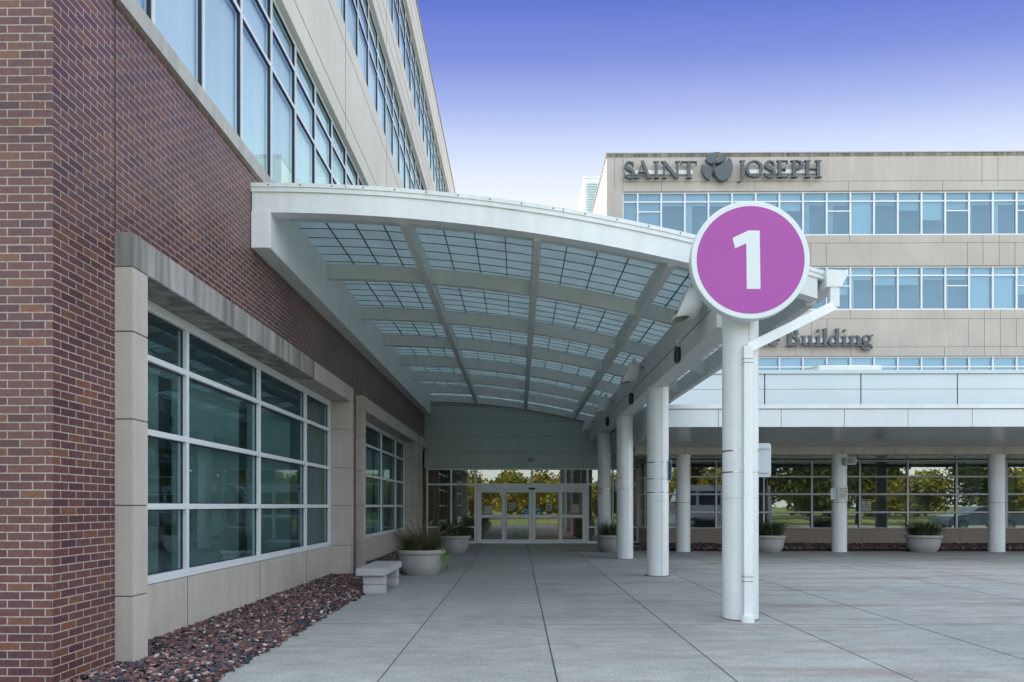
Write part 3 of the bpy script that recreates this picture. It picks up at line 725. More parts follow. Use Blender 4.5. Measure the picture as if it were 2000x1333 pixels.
# round emblem of four curved leaves
em = thing('round_emblem', (PX(1398,YR), YL, PZ(1398,332,YR)), 'round dark emblem of four curved pieces between the two big words', 'emblem')
EMB = [[(952,150),(965,128),(985,110),(1015,96),(1045,90),(1076,94),(1060,118),(1040,146),(1020,176),(1000,187),(975,174)],
       [(1085,97),(1110,103),(1134,121),(1120,145),(1090,165),(1060,178),(1036,184),(1046,160),(1065,128)],
       [(927,182),(945,193),(970,203),(994,208),(1001,240),(1000,280),(995,311),(970,298),(946,272),(931,238),(925,208)],
       [(1140,126),(1160,150),(1171,185),(1172,230),(1160,270),(1132,300),(1096,315),(1076,318),(1050,305),(1030,276),(1020,242),(1021,217),(1036,206),(1066,191),(1100,171),(1124,150)]]
for i, p in enumerate(EMB):
    mx_, my_ = sum(a for a, b in p)/len(p), sum(b for a, b in p)/len(p)
    m_ = MB(); q = [(PX(1130+(mx_+(x-mx_)*.90)/3.92, YR), PZ(1398, 280+(my_+(y-my_)*.92)/3.92, YR)) for x, y in p]
    m_.prism(q, YL-0.06, YL+0.14); obj('leaf', m_, M_letter, em)
m_ = MB(); m_.box(PX(1390,YR), PX(1406,YR), YL+.14, YR-.005, PZ(1398,345,YR), PZ(1398,320,YR)); obj('bracket', m_, M_letter, em)

# ------------------------------------------------------------------ low white wing with colonnade
lw = thing('low_wing', (15, 24, 0), 'low white panelled wing with a deep overhanging roof on round columns', 'building')
YW = 26.9; YC = 23.3; YF = 19.3; XE = 40
Zs = 3.63; Zi = 3.39
m_ = MB(); x = 3.45; xs = []
for px in (1403, 1525.8, 1649.2, 1773.5, 1899): xs.append(PX(px, YF))
xs = [3.55, xs[0]-1.72] + xs; 
while xs[-1] < XE: xs.append(xs[-1]+1.73)
for a, b in zip(xs[:-1], xs[1:]): m_.box(a+.008, b-.008, YF, YF+.05, Zs, Zs+.47)
obj('fascia_panel', m_, M_white2, lw)
m_ = MB(); m_.box(3.55, XE, YF+.02, YF+.3, Zs+.01, Zs+.47); m_.box(3.55, XE, YF+.02, YW+2, Zs+.47, Zs+.50); obj('roof', m_, M_joint, lw)
m_ = MB()
x = 3.55
while x < XE: m_.box(x, x+4.2, YF-.03, YF+.3, Zs+.49, Zs+.60); x += 4.206
obj('roof_edge', m_, M_white, lw)
sf = MB()
for a, b in zip(xs[:-1], xs[1:]):
    for k in range(1): sf.quad((a+.006,YF+.05,Zs),(a+.006,YC-.26,Zi),(b-.006,YC-.26,Zi),(b-.006,YF+.05,Zs))
obj('soffit', sf, M_soffit, lw)
m_ = MB(); m_.quad((3.55,YF+.03,Zs+.012),(3.55,YC,Zi+.012),(XE,YC,Zi+.012),(XE,YF+.03,Zs+.012)); obj('soffit_joint', m_, M_joint, lw)
cx = [PX(p, YC) for p in (1334, 1639, 1946.5)]
m_ = MB(); bx = [PX(1240,23.05)] + [PX(p,23.05) for p in (1338,1440,1543,1646,1750,1855,1961)]
while bx[-1] < XE: bx.append(bx[-1]+1.72)
for a, b in zip(bx[:-1], bx[1:]): m_.box(a+.008, b-.008, YC-.26, YC+.26, 3.155, Zi+.01)
obj('beam_cladding', m_, M_stone, lw)
m_ = MB(); m_.box(bx[0]+.02, XE, YC-.24, YC+.24, 3.16, Zi+.3); obj('beam', m_, M_joint, lw)
m_ = MB(); m_.quad((bx[0],YC+.2,3.24),(bx[0],YW+.1,3.24),(XE,YW+.1,3.24),(XE,YC+.2,3.24)); obj('inner_soffit', m_, M_soffit, lw)
m_ = MB(); m_.box(3.50, 3.548, YF+.02, YW, Zi-.02, Zs+.6); obj('end_panel', m_, M_soffitwhite, lw)
while cx[-1] < 36: cx.append(cx[-1]+5.12)
for x in cx:
    m_ = MB(); m_.cyl(x, YC, 0, 3.16, .235, 40); c = obj('column', m_, M_col, lw)
    m_ = MB(); m_.cyl(x, YC, 1.595, 1.605, .2365, 40); m_.box(x-.237, x-.234, YC-.003, YC+.003, 0, 3.1); obj('seam', m_, M_joint, c)
# base wall and windows of the wing
m_ = MB(); m_.box(5.0, XE, YW+.0, YW+.3, -.1, .62); m_.add([(4.75,28.0,-.1),(5.0,YW,-.1),(5.0,YW,.62),(4.75,28.0,.62)],[(0,1,2,3)])
obj('base_wall', m_, M_tan, lw)
m_ = MB()
for px in (1683, 1875, 1492): m_.box(PX(px,YW)-.006, PX(px,YW)+.006, YW-.003, YW, 0, .62)
obj('base_joint', m_, M_joint, lw)
wz = [0.64, 1.25, 1.93, 2.59, 3.19]
wx = [5.02, PX(1305,YW), PX(1399.4,YW), PX(1492.4,YW), PX(1586.5,YW), PX(1680.3,YW), PX(1774,YW), PX(1869.5,YW), PX(1966.8,YW)]
while wx[-1] < XE-2: wx.append(wx[-1]+1.83)
def bay(a, b, parent, notop=False):
    f = MB()
    for i, z in enumerate(wz):
        t_ = .03
        f.box(a, b, YW+.03, YW+.12, z-t_ if i else z, z+t_ if i < 4 else z+.02)
    f.box(a-.035, a+.035, YW+.022, YW+.12, wz[0], wz[4])
    fo = obj('window', f, M_frame, parent)
    p = MB(); p.quad((a,YW+.08,wz[0]),(b,YW+.08,wz[0]),(b,YW+.08,wz[4]),(a,YW+.08,wz[4])); obj('pane', p, M_glass_dark, fo)
    gk = MB()
    for i in range(4): gk.box(a+.035, b-.035, YW+.06, YW+.09, wz[i+1]-.045, wz[i+1]-.03); gk.box(b-.05, b-.035, YW+.06, YW+.09, wz[i]+.03, wz[i+1]-.03)
    obj('gasket', gk, M_gasket, fo)
for a, b in zip(wx[:-1], wx[1:]): bay(a, b, lw)
# angled return next to the entrance
f = MB()
for i, z in enumerate(wz):
    za, zb = z-.03, z+.03
    f.add([(4.75,28.06,za),(5.0,YW+.04,za),(5.0,YW+.04,zb),(4.75,28.06,zb),(4.80,28.08,za),(5.05,YW+.06,za),(5.05,YW+.06,zb),(4.80,28.08,zb)],[(0,1,2,3),(3,2,6,7),(4,5,1,0)])
for x, y in ((4.76,28.0),(4.88,27.45),(4.99,YW+.05)): f.box(x-.03, x+.03, y-.03, y+.03, .6, 3.2)
fo = obj('window', f, M_frame, lw)
p = MB(); p.quad((4.78,28.06,.62),(5.02,YW+.05,.62),(5.02,YW+.05,3.2),(4.78,28.06,3.2)); obj('pane', p, M_glass_dark, fo)
m_ = MB()
m_.quad((5.05,YW+6,0),(XE,YW+6,0),(XE,YW+6,3.25),(5.05,YW+6,3.25)); m_.quad((5.05,YW+.3,.02),(XE,YW+.3,.02),(XE,YW+6,.02),(5.05,YW+6,.02)); m_.quad((5.05,YW+.13,3.25),(5.05,YW+6,3.25),(XE,YW+6,3.25),(XE,YW+.13,3.25))
for x in (9.5, 14.5, 19.5): m_.box(x, x+.5, YW+2, YW+2.5, 0, 3.2)
obj('room', m_, mat('pale_room_wall', (0.40,0.45,0.44), 0.9, 0.2, 0.2, 0.7), lw)
m_ = MB()
for a, b in ((8.3,9.1),(12.4,12.9),(14.9,15.5),(17.0,17.6)): m_.box(a, b, YW+.35, YW+.37, .65, 3.2)
obj('curtain', m_, M_blind, lw)
# upper set-back panel wall
YU = 23.0
zt0, zt1 = PZ(1700,730.5,YU), PZ(1700,723.5,YU)
m_ = MB(); px_ = (1304, 1493.5, 1681.5, 1870, 2060, 2250, 2440, 2640)
xs = [3.6] + [PX(p, YU) for p in px_[1:]]; zm = PZ(1700, 760.5, YU)
for a, b in zip(xs[:-1], xs[1:]):
    m_.box(a+.02, b-.02, YU, YU+.1, Zs+.5, zm-.006); m_.box(a+.02, b-.02, YU, YU+.1, zm+.006, zt0-.01)
obj('parapet_panel', m_, mat('pale_blue_white_panel',(0.66,0.74,0.78),0.25,0.55,0.03,0.5), lw)
m_ = MB(); m_.box(3.62, xs[-1], YU+.03, YU+.3, Zs+.5, zt0); obj('parapet_backing', m_, M_joint, lw)
m_ = MB(); x = 3.55
while x < xs[-1]: m_.box(x, x+3.6, YU-.05, YU+.35, zt0, zt1); x += 3.606
obj('coping', m_, mat('pale_coping',(0.62,0.71,0.74),0.4,0.5,0.03), lw)
m_ = MB(); m_.box(3.62, 34, YU+.3, YR-.05, 5.3, 5.4); obj('roof_deck', m_, M_roof, lw)
# skylight on that roof
YK = 27.5
zk = PZ(1650, 725, YK)
sk = thing('skylight', (PX(1650,YK), YK, 5.4), 'long white roof light with two brownish domes on the low wing roof', 'skylight')
m_ = MB(); m_.cbox(PX(1588,YK), PX(1710,YK), YK-.5, YK+.9, 5.4, PZ(1650,718.5,YK), .03); obj('curb', m_, M_white, sk)
for p in (1614, 1674):
    m_ = MB(); cx_, z0 = PX(p,YK), PZ(1650,718.6,YK)
    m_.lathe(cx_, YK+.2, [(.50*math.cos(R(a)), z0+.13*math.sin(R(a))) for a in range(0,91,15)], 24); obj('dome', m_, mat('amber_dome',(0.30,0.20,0.13),0.15,0.6,0.1), sk)

# ------------------------------------------------------------------ entrance front
YE_ = 28.1
en = thing('entrance_vestibule', (0.6, 28.3, 0), 'grey panelled entrance vestibule with four glass sliding door leaves at the end of the canopy', 'entrance')
m_ = MB()
zj = [2.985, 3.61, 4.22, 4.84, 5.46, 6.1]
for a, b in zip(zj[:-1], zj[1:]): m_.box(-3.80, 5.0, YE_, YE_+.2, a+.006, b-.006)
obj('wall_panel', m_, M_entry, en)
m_ = MB(); m_.box(-3.80, 5.0, YE_+.01, YE_+.3, 2.98, 6.1); obj('wall_backing', m_, M_joint, en)
def EX(px): return PX(px, YE_)
zt_, ztr, zhd = 2.95, 2.34, 2.16
f = MB()
f.box(EX(832), 4.78, YE_+.02, YE_+.14, zt_-.035, zt_+.03)
f.box(EX(832), 4.78, YE_+.023, YE_+.14, ztr-.035, ztr+.035)
for px, t_ in ((834,.03),(881,.03),(928.5,.045),(1148,.045),(1197,.03),(1246,.035)):
    f.box(EX(px)-t_, EX(px)+t_, YE_+.015, YE_+.15, 0.0, zt_)
f.box(EX(1038.5)-.03, EX(1038.5)+.03, YE_+.018, YE_+.14, ztr, zt_)
for a, b in ((834,928),(1148,1246)):
    f.box(EX(a), EX(b), YE_+.021, YE_+.14, .62, .68); f.box(EX(a), EX(b), YE_+.021, YE_+.14, .0, .10)
fr = obj('storefront_frame', f, M_frame, en)
p = MB(); 
for a, b in ((834,881),(881,928.5),(1148,1197),(1197,1246)): p.quad((EX(a),YE_+.08,.05),(EX(b),YE_+.08,.05),(EX(b),YE_+.08,zt_),(EX(a),YE_+.08,zt_))
p.quad((EX(928.5),YE_+.08,ztr),(EX(1148),YE_+.08,ztr),(EX(1148),YE_+.08,zt_),(EX(928.5),YE_+.08,zt_))
obj('pane', p, M_glass_dark, fr)
m_ = MB(); m_.cbox(EX(930.5), EX(1146), YE_-.02, YE_+.12, zhd, ztr-.036, .006); hd = obj('door_header', m_, M_frame, en)
m_ = MB(); m_.cbox(EX(1032.5), EX(1045), YE_-.10, YE_-.02, 2.13, 2.21, .012); obj('motion_sensor', m_, M_black, hd)
M_paper = mat('white_paper', (0.62,0.62,0.60), 0.8, 0.2, 0.0)
M_red = mat('red_print', (0.32,0.06,0.05), 0.7, 0.2, 0.0); M_yel = mat('yellow_print', (0.42,0.40,0.08), 0.7, 0.2, 0.0)
M_green = mat('pale_green_paper', (0.40,0.52,0.46), 0.7, 0.2, 0.0); M_cyan = mat('light_blue_print', (0.06,0.30,0.50), 0.7, 0.2, 0.0)
M_ink = mat('dark_print', (0.05,0.06,0.06), 0.8, 0.1, 0.0)
def note(parent, a, b, t_, bt, y, kind):
    x0, x1 = EX(a), EX(b); z1, z0 = PZ((a+b)/2, t_, YE_), PZ((a+b)/2, bt, YE_)
    m_ = MB(); m_.box(x0, x1, y-.002, y, z0, z1, 0)
    hh = z1-z0; ww = x1-x0
    if kind == 'poster':
        m_.box(x0, x1, y-.003, y-.002, z1-.10*hh, z1, 1); m_.box(x0, x1, y-.003, y-.002, z1-.30*hh, z1-.12*hh, 2); m_.box(x0, x1, y-.003, y-.002, z0+.03*hh, z0+.13*hh, 1)
        for k in range(5): m_.box(x0+.1*ww, x1-.12*ww-.1*ww*(k % 2), y-.003, y-.002, z0+(.24+.08*k)*hh, z0+(.262+.08*k)*hh, 3)
    if kind == 'notice':
        for k in range(4): m_.box(x0+.15*ww, x1-.15*ww-.2*ww*(k % 2), y-.003, y-.002, z0+(.15+.2*k)*hh, z0+(.22+.2*k)*hh, 3)
    if kind == 'blue':
        m_.box(x0+.35*ww, x0+.65*ww, y-.003, y-.002, z0+.2*hh, z0+.5*hh, 3); m_.box(x0, x1, y-.003, y-.002, z1-.12*hh, z1, 1)
    if kind == 'strip': m_.box(x0+.06*ww, x1-.06*ww, y-.003, y-.002, z0+.25*hh, z1-.25*hh, 1)
    base = {'poster': M_paper, 'notice': M_green, 'blue': M_cyan, 'strip': M_paper}[kind]
    alt3 = M_paper if kind == 'blue' else M_ink
    obj('notice', m_, [base, M_red if kind != 'blue' else M_paper, M_yel, alt3], parent)
def door(a, b, yoff, ga, gb):
    x0, x1 = EX(a), EX(b); f = MB(); y0, y1 = YE_+yoff, YE_+yoff+.05
    g0, g1 = EX(ga), EX(gb)
    z = [0.02, .165, 1.02, 1.14, 2.02, 2.155]
    f.box(x0, g0, y0, y1, z[0], z[5]); f.box(g1, x1, y0, y1, z[0], z[5])
    f.box(g0, g1, y0+.001, y1, z[0], z[1]); f.box(g0, g1, y0+.001, y1, z[2], z[3]); f.box(g0, g1, y0+.001, y1, z[4], z[5])
    d = obj('door', f, M_frame, en)
    p = MB(); p.quad((g0,y0+.03,z[1]),(g1,y0+.03,z[1]),(g1,y0+.03,z[4]),(g0,y0+.03,z[4])); obj('pane', p, M_glass_dark, d)
    k = MB()
    for (u,v,zz0,zz1) in ((g0,g0+.012,z[1],z[2]),(g1-.012,g1,z[1],z[2]),(g0,g0+.012,z[3],z[4]),(g1-.012,g1,z[3],z[4]),(g0,g1,z[1],z[1]+.015),(g0,g1,z[4]-.012,z[4])): k.box(u,v,y0+.01,y0+.028,zz0,zz1)
    obj('gasket', k, M_gasket, d)
    return d, y0
d1, y1_ = door(931.5, 987, .04, 940.4, 979.8); note(d1, 947.5, 962, 985, 1006, y1_+.02, 'poster')
d4, y4_ = door(1092.3, 1145.5, .04, 1098.5, 1137.8); note(d4, 1116.3, 1130.8, 982.5, 1004.5, y4_+.02, 'poster')
d2, y2_ = door(987.7, 1039, -.015, 988.8+.6, 1032.8); note(d2, 993.8, 1005, 982.3, 997, y2_+.02, 'notice'); note(d2, 1022, 1032.5, 995, 1008, y2_+.02, 'blue'); note(d2, 1003.7, 1018, 1005, 1008, y2_+.018, 'strip')
d3, y3_ = door(1039.8, 1091.6, -.015, 1046, 1090.5); note(d3, 1066.3, 1077.6, 984, 998.6, y3_+.02, 'notice'); note(d3, 1046.3, 1057, 994.5, 1007.8, y3_+.02, 'blue'); note(d3, 1061.5, 1075.7, 1004.5, 1007.5, y3_+.018, 'strip')
m_ = MB(); m_.box(EX(930), EX(1148), YE_-.06, YE_+.14, .005, .02); obj('threshold', m_, M_steel, en)
# door pull on the right side light
m_ = MB(); hx = EX(1154); m_.tube([(hx,YE_-.01,.95),(hx,YE_-.05,1.0),(hx,YE_-.05,1.40),(hx,YE_-.01,1.45)], .014, 8); obj('door_pull', m_, M_black, en)
# house number
def digit(c, x, z0, h, y, parent):
    m_ = MB(); s_ = h*1.12
    if c == '1': polys = [[(.06,0),(.29,0),(.29,1),(.06,1)], [(.10,1),(.10,.82),(-.04,.76),(-.04,.88)]]
    else: polys = ringpolys(.25,.29,.20,.24,.19,.16) + strip([(.09,.35),(.14,.65),(.24,.85),(.36,.97)],[.19,.19,.19,.17])
    for i, p in enumerate(polys): m_.prism([(x+a*s_, z0+b*s_) for a, b in p], y-.02-.0004*(i%20), y)
    obj('house_number', m_, M_black, parent)
z0 = PZ(1037, 902.2, YE_); hh = PZ(1037, 896, YE_)-z0
digit('6', EX(1031.8), z0, hh, YE_, en); digit('1', EX(1036.6), z0, hh, YE_, en); digit('1', EX(1040), z0, hh, YE_, en)
# lobby behind the doors
lb = MB()
lb.quad((-3.9,36,0),(5,36,0),(5,36,3.2),(-3.9,36,3.2)); lb.quad((-3.9,YE_+.2,3.1),(-3.9,36,3.1),(5,36,3.1),(5,YE_+.2,3.1))
lb.quad((-3.9,YE_,0),(-3.9,36,0),(-3.9,36,3.2),(-3.9,YE_,3.2)); lb.quad((5,36,0),(5,YE_,0),(5,YE_,3.2),(5,36,3.2))
obj('lobby_wall', lb, mat('lobby_wall',(0.28,0.235,0.19),0.8,0.2,0.2,0.9), en)
lb = MB(); lb.box(-3.9, 5, YE_+.15, 36, -.02, 0.012); obj('lobby_floor', lb, mat('lobby_floor',(0.18,0.16,0.15),0.35,0.4,0.15,1), en)
lb = MB(); lb.cbox(-.2, 2.6, 33.2, 34.0, 0, 1.1, .02); lb.cbox(-.3, 2.7, 33.1, 34.1, 1.1, 1.16, .01); obj('reception_desk', lb, mat('warm_wood',(0.30,0.14,0.06),0.4,0.4,0.2,4), en)
lb = MB()
for x in (-1.6, 0.9, 3.2): lb.box(x-.3, x+.3, 30.5, 31.1, 3.08, 3.097)
lm = bpy.data.materials.new('ceiling_lamp'); lm.use_nodes = True; pb = lm.node_tree.nodes['Principled BSDF']; pb.inputs['Emission Color'].default_value = (1,.84,.64,1); pb.inputs['Emission Strength'].default_value = 8.0
obj('ceiling_lamp', lb, lm, en)

# ------------------------------------------------------------------ entrance canopy: curved roof on steel ribs
YF0 = 9.9; YB = 28.05
AX0, AR = -3.75, 26.0
def sag(x): return AR - math.sqrt(AR*AR-(x-AX0)**2)
XI, XOUT = -3.73, 4.20
ZTOP = 5.995
cn = thing('entrance_canopy', (0.3, 19, 0), 'white curved canopy of steel ribs and frosted glass over the entrance walk', 'canopy')
def arcbar(m_, x0, x1, y0, y1, zt, zb, n=28, mi=0, hi=None):
    # bar following the roof curve; zt, zb are heights at the wall
    vs_ = []
    for k in range(n+1):
        x = x0+(x1-x0)*k/n; s_ = sag(x)
        vs_ += [(x,y0,zb-s_),(x,y0,zt-s_),(x,y1,zt-s_),(x,y1,zb-s_)]
    fs = []
    for k in range(n):
        a = 4*k; b = a+4
        fs += [(a,b,b+1,a+1),(a+1,b+1,b+2,a+2),(a+2,b+2,b+3,a+3),(a+3,b+3,b,a)]
    fs += [(0,1,2,3),(4*n+3,4*n+2,4*n+1,4*n)]
    m_.add(vs_, fs, mi)
# front fascia: arched beam, two flashing steps
m_ = MB(); arcbar(m_, XI+.01, 4.14, YF0, YF0+.20, ZTOP-.115, ZTOP-.40); obj('fascia', m_, M_white, cn)
m_ = MB(); arcbar(m_, XI-.01, 4.22, YF0-.022, YF0+.05, ZTOP-.052, ZTOP-.118); arcbar(m_, XI-.01, 4.25, YF0-.035, YF0+.3, ZTOP, ZTOP-.055); obj('flashing', m_, M_white, cn)
m_ = MB()
for i in range(18):
    x = XI+.25+i*.44; z = ZTOP-.028-sag(x); m_.cbox(x-.009, x+.009, YF0-.041, YF0-.034, z-.009, z+.009, .002)
for x in (.62, -2.4, 3.2):
    s_ = sag(x); m_.box(x-.003, x+.003, YF0-.0375, YF0-.034, ZTOP-.055-s_, ZTOP-s_)
obj('rivet', m_, M_joint, cn)
# wall beam
m_ = MB(); m_.cbox(XI+.005, -3.46, YF0+.001, YF0+.1, 5.09, ZTOP-.30, .006); m_.cbox(XI+.005, -3.462, YF0+.095, YB, 5.092, 5.90, .006); obj('wall_beam', m_, M_white, cn)
m_ = MB(); m_.cbox(XI+.005, -3.46, YF0-.03, YF0+.001, 5.09, 5.60, .004); m_.box(-3.71,-3.70,YF0-.033,YF0-.03,5.09,5.9); obj('beam_end_plate', m_, M_white, cn)
# ribs
RY = [12.8, 15.6, 18.15, 20.7, 23.2, 25.6, 27.95]
for y in RY:
    m_ = MB(); arcbar(m_, -3.47, 4.10, y-.0, y+.13, 5.86, 5.60); obj('rib', m_, M_soffitwhite, cn)
# secondary slender struts
m_ = MB()
prev = YF0+.2
for y in RY: arcbar(m_, -3.47, 4.1, prev+.62, prev+.66, 5.862, 5.80); prev = y+.13
obj('strut', m_, M_soffitwhite, cn)
for x in (-1.64, 0.27, 2.17):
    m_ = MB(); s_ = sag(x); m_.cbox(x-.06, x+.06, YF0+.19, YB, 5.57-s_, 5.855-s_, .006); obj('purlin', m_, M_soffitwhite, cn)
# glass skin and bars
m_ = MB()
n = 32
for k in range(n):
    xa, xb = -3.6+(4.05+3.6)*k/n, -3.6+(4.05+3.6)*(k+1)/n
    m_.quad((xa,YF0+.1,5.905-sag(xa)),(xb,YF0+.1,5.905-sag(xb)),(xb,YB,5.905-sag(xb)),(xa,YB,5.905-sag(xa)))
obj('roof_glass', m_, M_roofglass, cn)
m_ = MB(); prev = YF0+.2
for y in RY:
    c = 7
    for k in range(c+1):
        yy = prev + (y-prev)*k/c if k else prev+.01
        if k == c: yy = y-.012
        arcbar(m_, -3.47, 4.1, yy-.0035, yy+.0035, 5.904, 5.893, 20)
    prev = y+.13
xs_ = [-3.43, -1.64, .27, 2.17, 4.07]
for a, b in zip(xs_[:-1], xs_[1:]):
    for q in (1, 2, 3):
        x = a+(b-a)*q/4; m_.box(x-.0065, x+.0065, YF0+.2, YB, 5.875-sag(x), 5.902-sag(x))
obj('glazing_bar', m_, M_bar, cn)
# eave beam above the columns
XB0, XB1 = 2.80, 3.13
m_ = MB(); m_.cbox(XB0, XB1, YF0-.02+.21, YB, 4.02, 4.34, .006); m_.box(XB0+.012, XB1, YF0+.19, YB, 4.34, 4.355, 1); m_.cbox(XB0+.0, XB1, YF0+.19, YB, 4.355, 4.80, .006)
obj('eave_beam', m_, [M_soffitwhite, M_joint], cn)
m_ = MB(); m_.cbox(4.06, 4.20, YF0+.2, YB-1, 4.33, 4.70, .008); obj('eave_fascia', m_, M_soffitwhite, cn)
# gutter with a moulded section
prof = [(4.22,4.50),(4.22,4.74),(4.24,4.74),(4.24,4.52),(4.40,4.52),(4.42,4.60),(4.45,4.62),(4.45,4.68),(4.50,4.70),(4.50,4.74),(4.52,4.74),(4.52,4.68),(4.475,4.655),(4.47,4.60),(4.43,4.50)]
m_ = MB(); m_.prism(prof, 9.80, 27.0); m_.prism([(4.22,4.50),(4.22,4.74),(4.50,4.72),(4.52,4.68),(4.47,4.6),(4.43,4.50)], 9.79, 9.80); obj('gutter', m_, M_white, cn)
# columns
CC = [(2.905,9.5),(2.955,15.3),(2.965,20.1),(2.955,25.0)]
CC = [(PX(1445.8,9.5),9.5),(PX(1284.5,15.3),15.3),(PX(1220.4,20.1),20.1),(PX(1180.2,25.0),25.0)]
cols = []
for i, (x, y) in enumerate(CC):
    m_ = MB(); m_.cyl(x, y, 0, 4.03, .232, 56); c = obj('column', m_, M_col, cn); cols.append(c)
    m_ = MB(); m_.cyl(x, y, 1.596, 1.601, .2335, 56)
    a = R(-80); m_.box(x+.232*math.cos(a)-.002, x+.232*math.cos(a)+.002, y+.232*math.sin(a)-.004, y+.232*math.sin(a)+.01, 0, 4.02)
    obj('seam', m_, mat('column_seam',(0.33,0.34,0.35),0.6,0.3,0) if 'column_seam' not in bpy.data.materials else bpy.data.materials['column_seam'], c)
    m_ = MB(); m_.cyl(x, y, 0.0, 0.012, .262 if i == 1 else .237, 48); obj('rust_ring', m_, mat('rust_stain',(0.13,0.09,0.07),0.9,0.2,0.4,20) if i == 0 else bpy.data.materials['rust_stain'], c)
BANDS = [((1440,880),(1440,922)), ((1284,903),(1284,935.5),(1284,962)), ((1220,934),(1220,955)), ((1180,955.5),(1180,963.5))]
for (x, y), bs, c in zip(CC, BANDS, cols):
    for px, py in bs:
        m_ = MB(); z = PZ(px, py, y-.2); m_.cyl(x, y, z-.008, z+.008, .2355, 56)
        obj('strap', m_, M_steel, c)
# downspout at the first column
x0c, y0c = CC[0]
m_ = MB()
zt_ = PZ(1628, 564, 9.82); ze = PZ(1626, 598, 9.78)
xt = PX(1628, 9.85); xb_ = PX(1460, 9.2); yb_ = y0c-.232-.06
def sq(pts, wx_, wy_):
    for (a, b) in zip(pts[:-1], pts[1:]):
        vs_ = []
        for p in (a, b):
            for dx, dy in ((-1,-1),(1,-1),(1,1),(-1,1)): vs_.append((p[0]+dx*wx_/2, p[1]+dy*wy_/2, p[2]))
        m_.add(vs_, [(0,1,5,4),(1,2,6,5),(2,3,7,6),(3,0,4,7),(3,2,1,0),(4,5,6,7)])
sq([(xt,9.86,4.50),(xt,9.86,ze)], .125, .11)
# diagonal run, constant thickness
a = Vector((xt, 9.86, ze+.02)); b = Vector((xb_, yb_, PZ(1462,681,9.2))); d = (b-a).normalized(); s_ = Vector((0,1,0)); u_ = d.cross(s_).normalized(); s_ = u_.cross(d)
vs_ = [p+u_*i*.062+s_*jj*.045 for p in (a, b) for i, jj in ((-1,-1),(1,-1),(1,1),(-1,1))]
m_.add(vs_, [(0,4,5,1),(1,5,6,2),(2,6,7,3),(3,7,4,0),(0,1,2,3),(7,6,5,4)])
zl = b.z+.03
sq([(xb_,yb_,zl),(xb_,yb_,.60)], .112, .10); sq([(xb_,yb_,.60),(xb_,yb_-.0,.05)], .106, .095)
for z in (.585, .525): m_.box(xb_-.06, xb_+.06, yb_-.054, yb_+.05, z-.002, z+.002, 1)
for z in (PZ(1460,702,9.2), PZ(1460,709.5,9.2)): m_.box(xb_-.06, xb_+.06, yb_-.054, yb_+.05, z-.002, z+.002, 1)
m_.cyl(xb_, yb_-.01, 0.0, .085, .085, 24)
obj('downspout', m_, [M_white, M_joint], cn)

# ------------------------------------------------------------------ round sign with the number 1
YS = 8.95
sgx, sgz = PX(1466, YS), PZ(1466, 508, YS)
sg = thing('round_sign', (sgx, YS, sgz), 'round magenta sign with a white figure 1 and a white rim on the nearest column', 'sign')
def disc(m_, r, y0, y1, n=96, mi=0, bev=0.0):
    pr = [(r-bev, y0), (r, y0+bev), (r, y1)]
    vs_ = [(sgx+rr*math.cos(2*PI*k/n), yy, sgz+rr*math.sin(2*PI*k/n)) for rr, yy in pr for k in range(n)]
    m_.add(vs_, [(i*n+k, (i+1)*n+k, (i+1)*n+(k+1)%n, i*n+(k+1)%n)[::-1] for i in range(2) for k in range(n)], mi)
    m_.add(vs_[:n], [tuple(range(n))], mi); m_.add(vs_[2*n:], [tuple(range(n-1,-1,-1))], mi)
m_ = MB(); disc(m_, .742, YS, YS+.13, bev=.008); obj('rim', m_, M_signwhite, sg)
m_ = MB(); disc(m_, .674, YS-.004, YS-.001, bev=.001); obj('face', m_, M_magenta, sg)
one = [(1461.6,450.9),(1483.3,451.4),(1485.1,565),(1458.3,565),(1457.3,476),(1435.4,485.9),(1430.5,465.7)]
m_ = MB(); m_.prism([(PX(x,YS), PZ(x,y,YS)) for x, y in one], YS-.007, YS-.0045); obj('numeral', m_, M_signwhite, sg)
m_ = MB(); m_.cbox(sgx-.2, sgx+.2, YS+.13, 9.3, sgz-.35, sgz+.2, .01); obj('bracket', m_, M_white, sg)
m_ = MB()
for k in range(16):
    a = 2*PI*k/16+.2; m_.cyl(sgx+.743*math.cos(a), YS+.065, sgz+.743*math.sin(a)-.006, sgz+.743*math.sin(a)+.006, .006, 8)
obj('screw', m_, M_steel, sg)

# ------------------------------------------------------------------ strapped signs and notices
M_backplate = mat('sign_back', (0.50,0.55,0.58), 0.45, 0.4, 0.04, 3)
def roundrect(x0, x1, z0, z1, r, n=6):
    p = []
    for cx_, cz_, a0 in ((x1-r,z0+r,-90),(x1-r,z1-r,0),(x0+r,z1-r,90),(x0+r,z0+r,180)):
        p += arc(cx_, cz_, r, r, a0, a0+90, n)
    return p
y_ = 9.72
t1 = thing('street_sign', (PX(1492,y_), y_, PZ(1492,898,y_)), 'grey rounded sign seen from behind, strapped to the right of the nearest column', 'sign')
m_ = MB(); m_.prism(roundrect(PX(1477,y_), PX(1506,y_), PZ(1490,932,y_), PZ(1490,866,y_), .035), y_, y_+.006); obj('plate', m_, M_backplate, t1)
for py in (876, 923):
    m_ = MB(); m_.cbox(PX(1479,y_), PX(1503,y_), y_-.02, y_-.001, PZ(1490,py+1.5,y_), PZ(1490,py-1.5,y_), .003); obj('bracket', m_, M_backplate, t1)
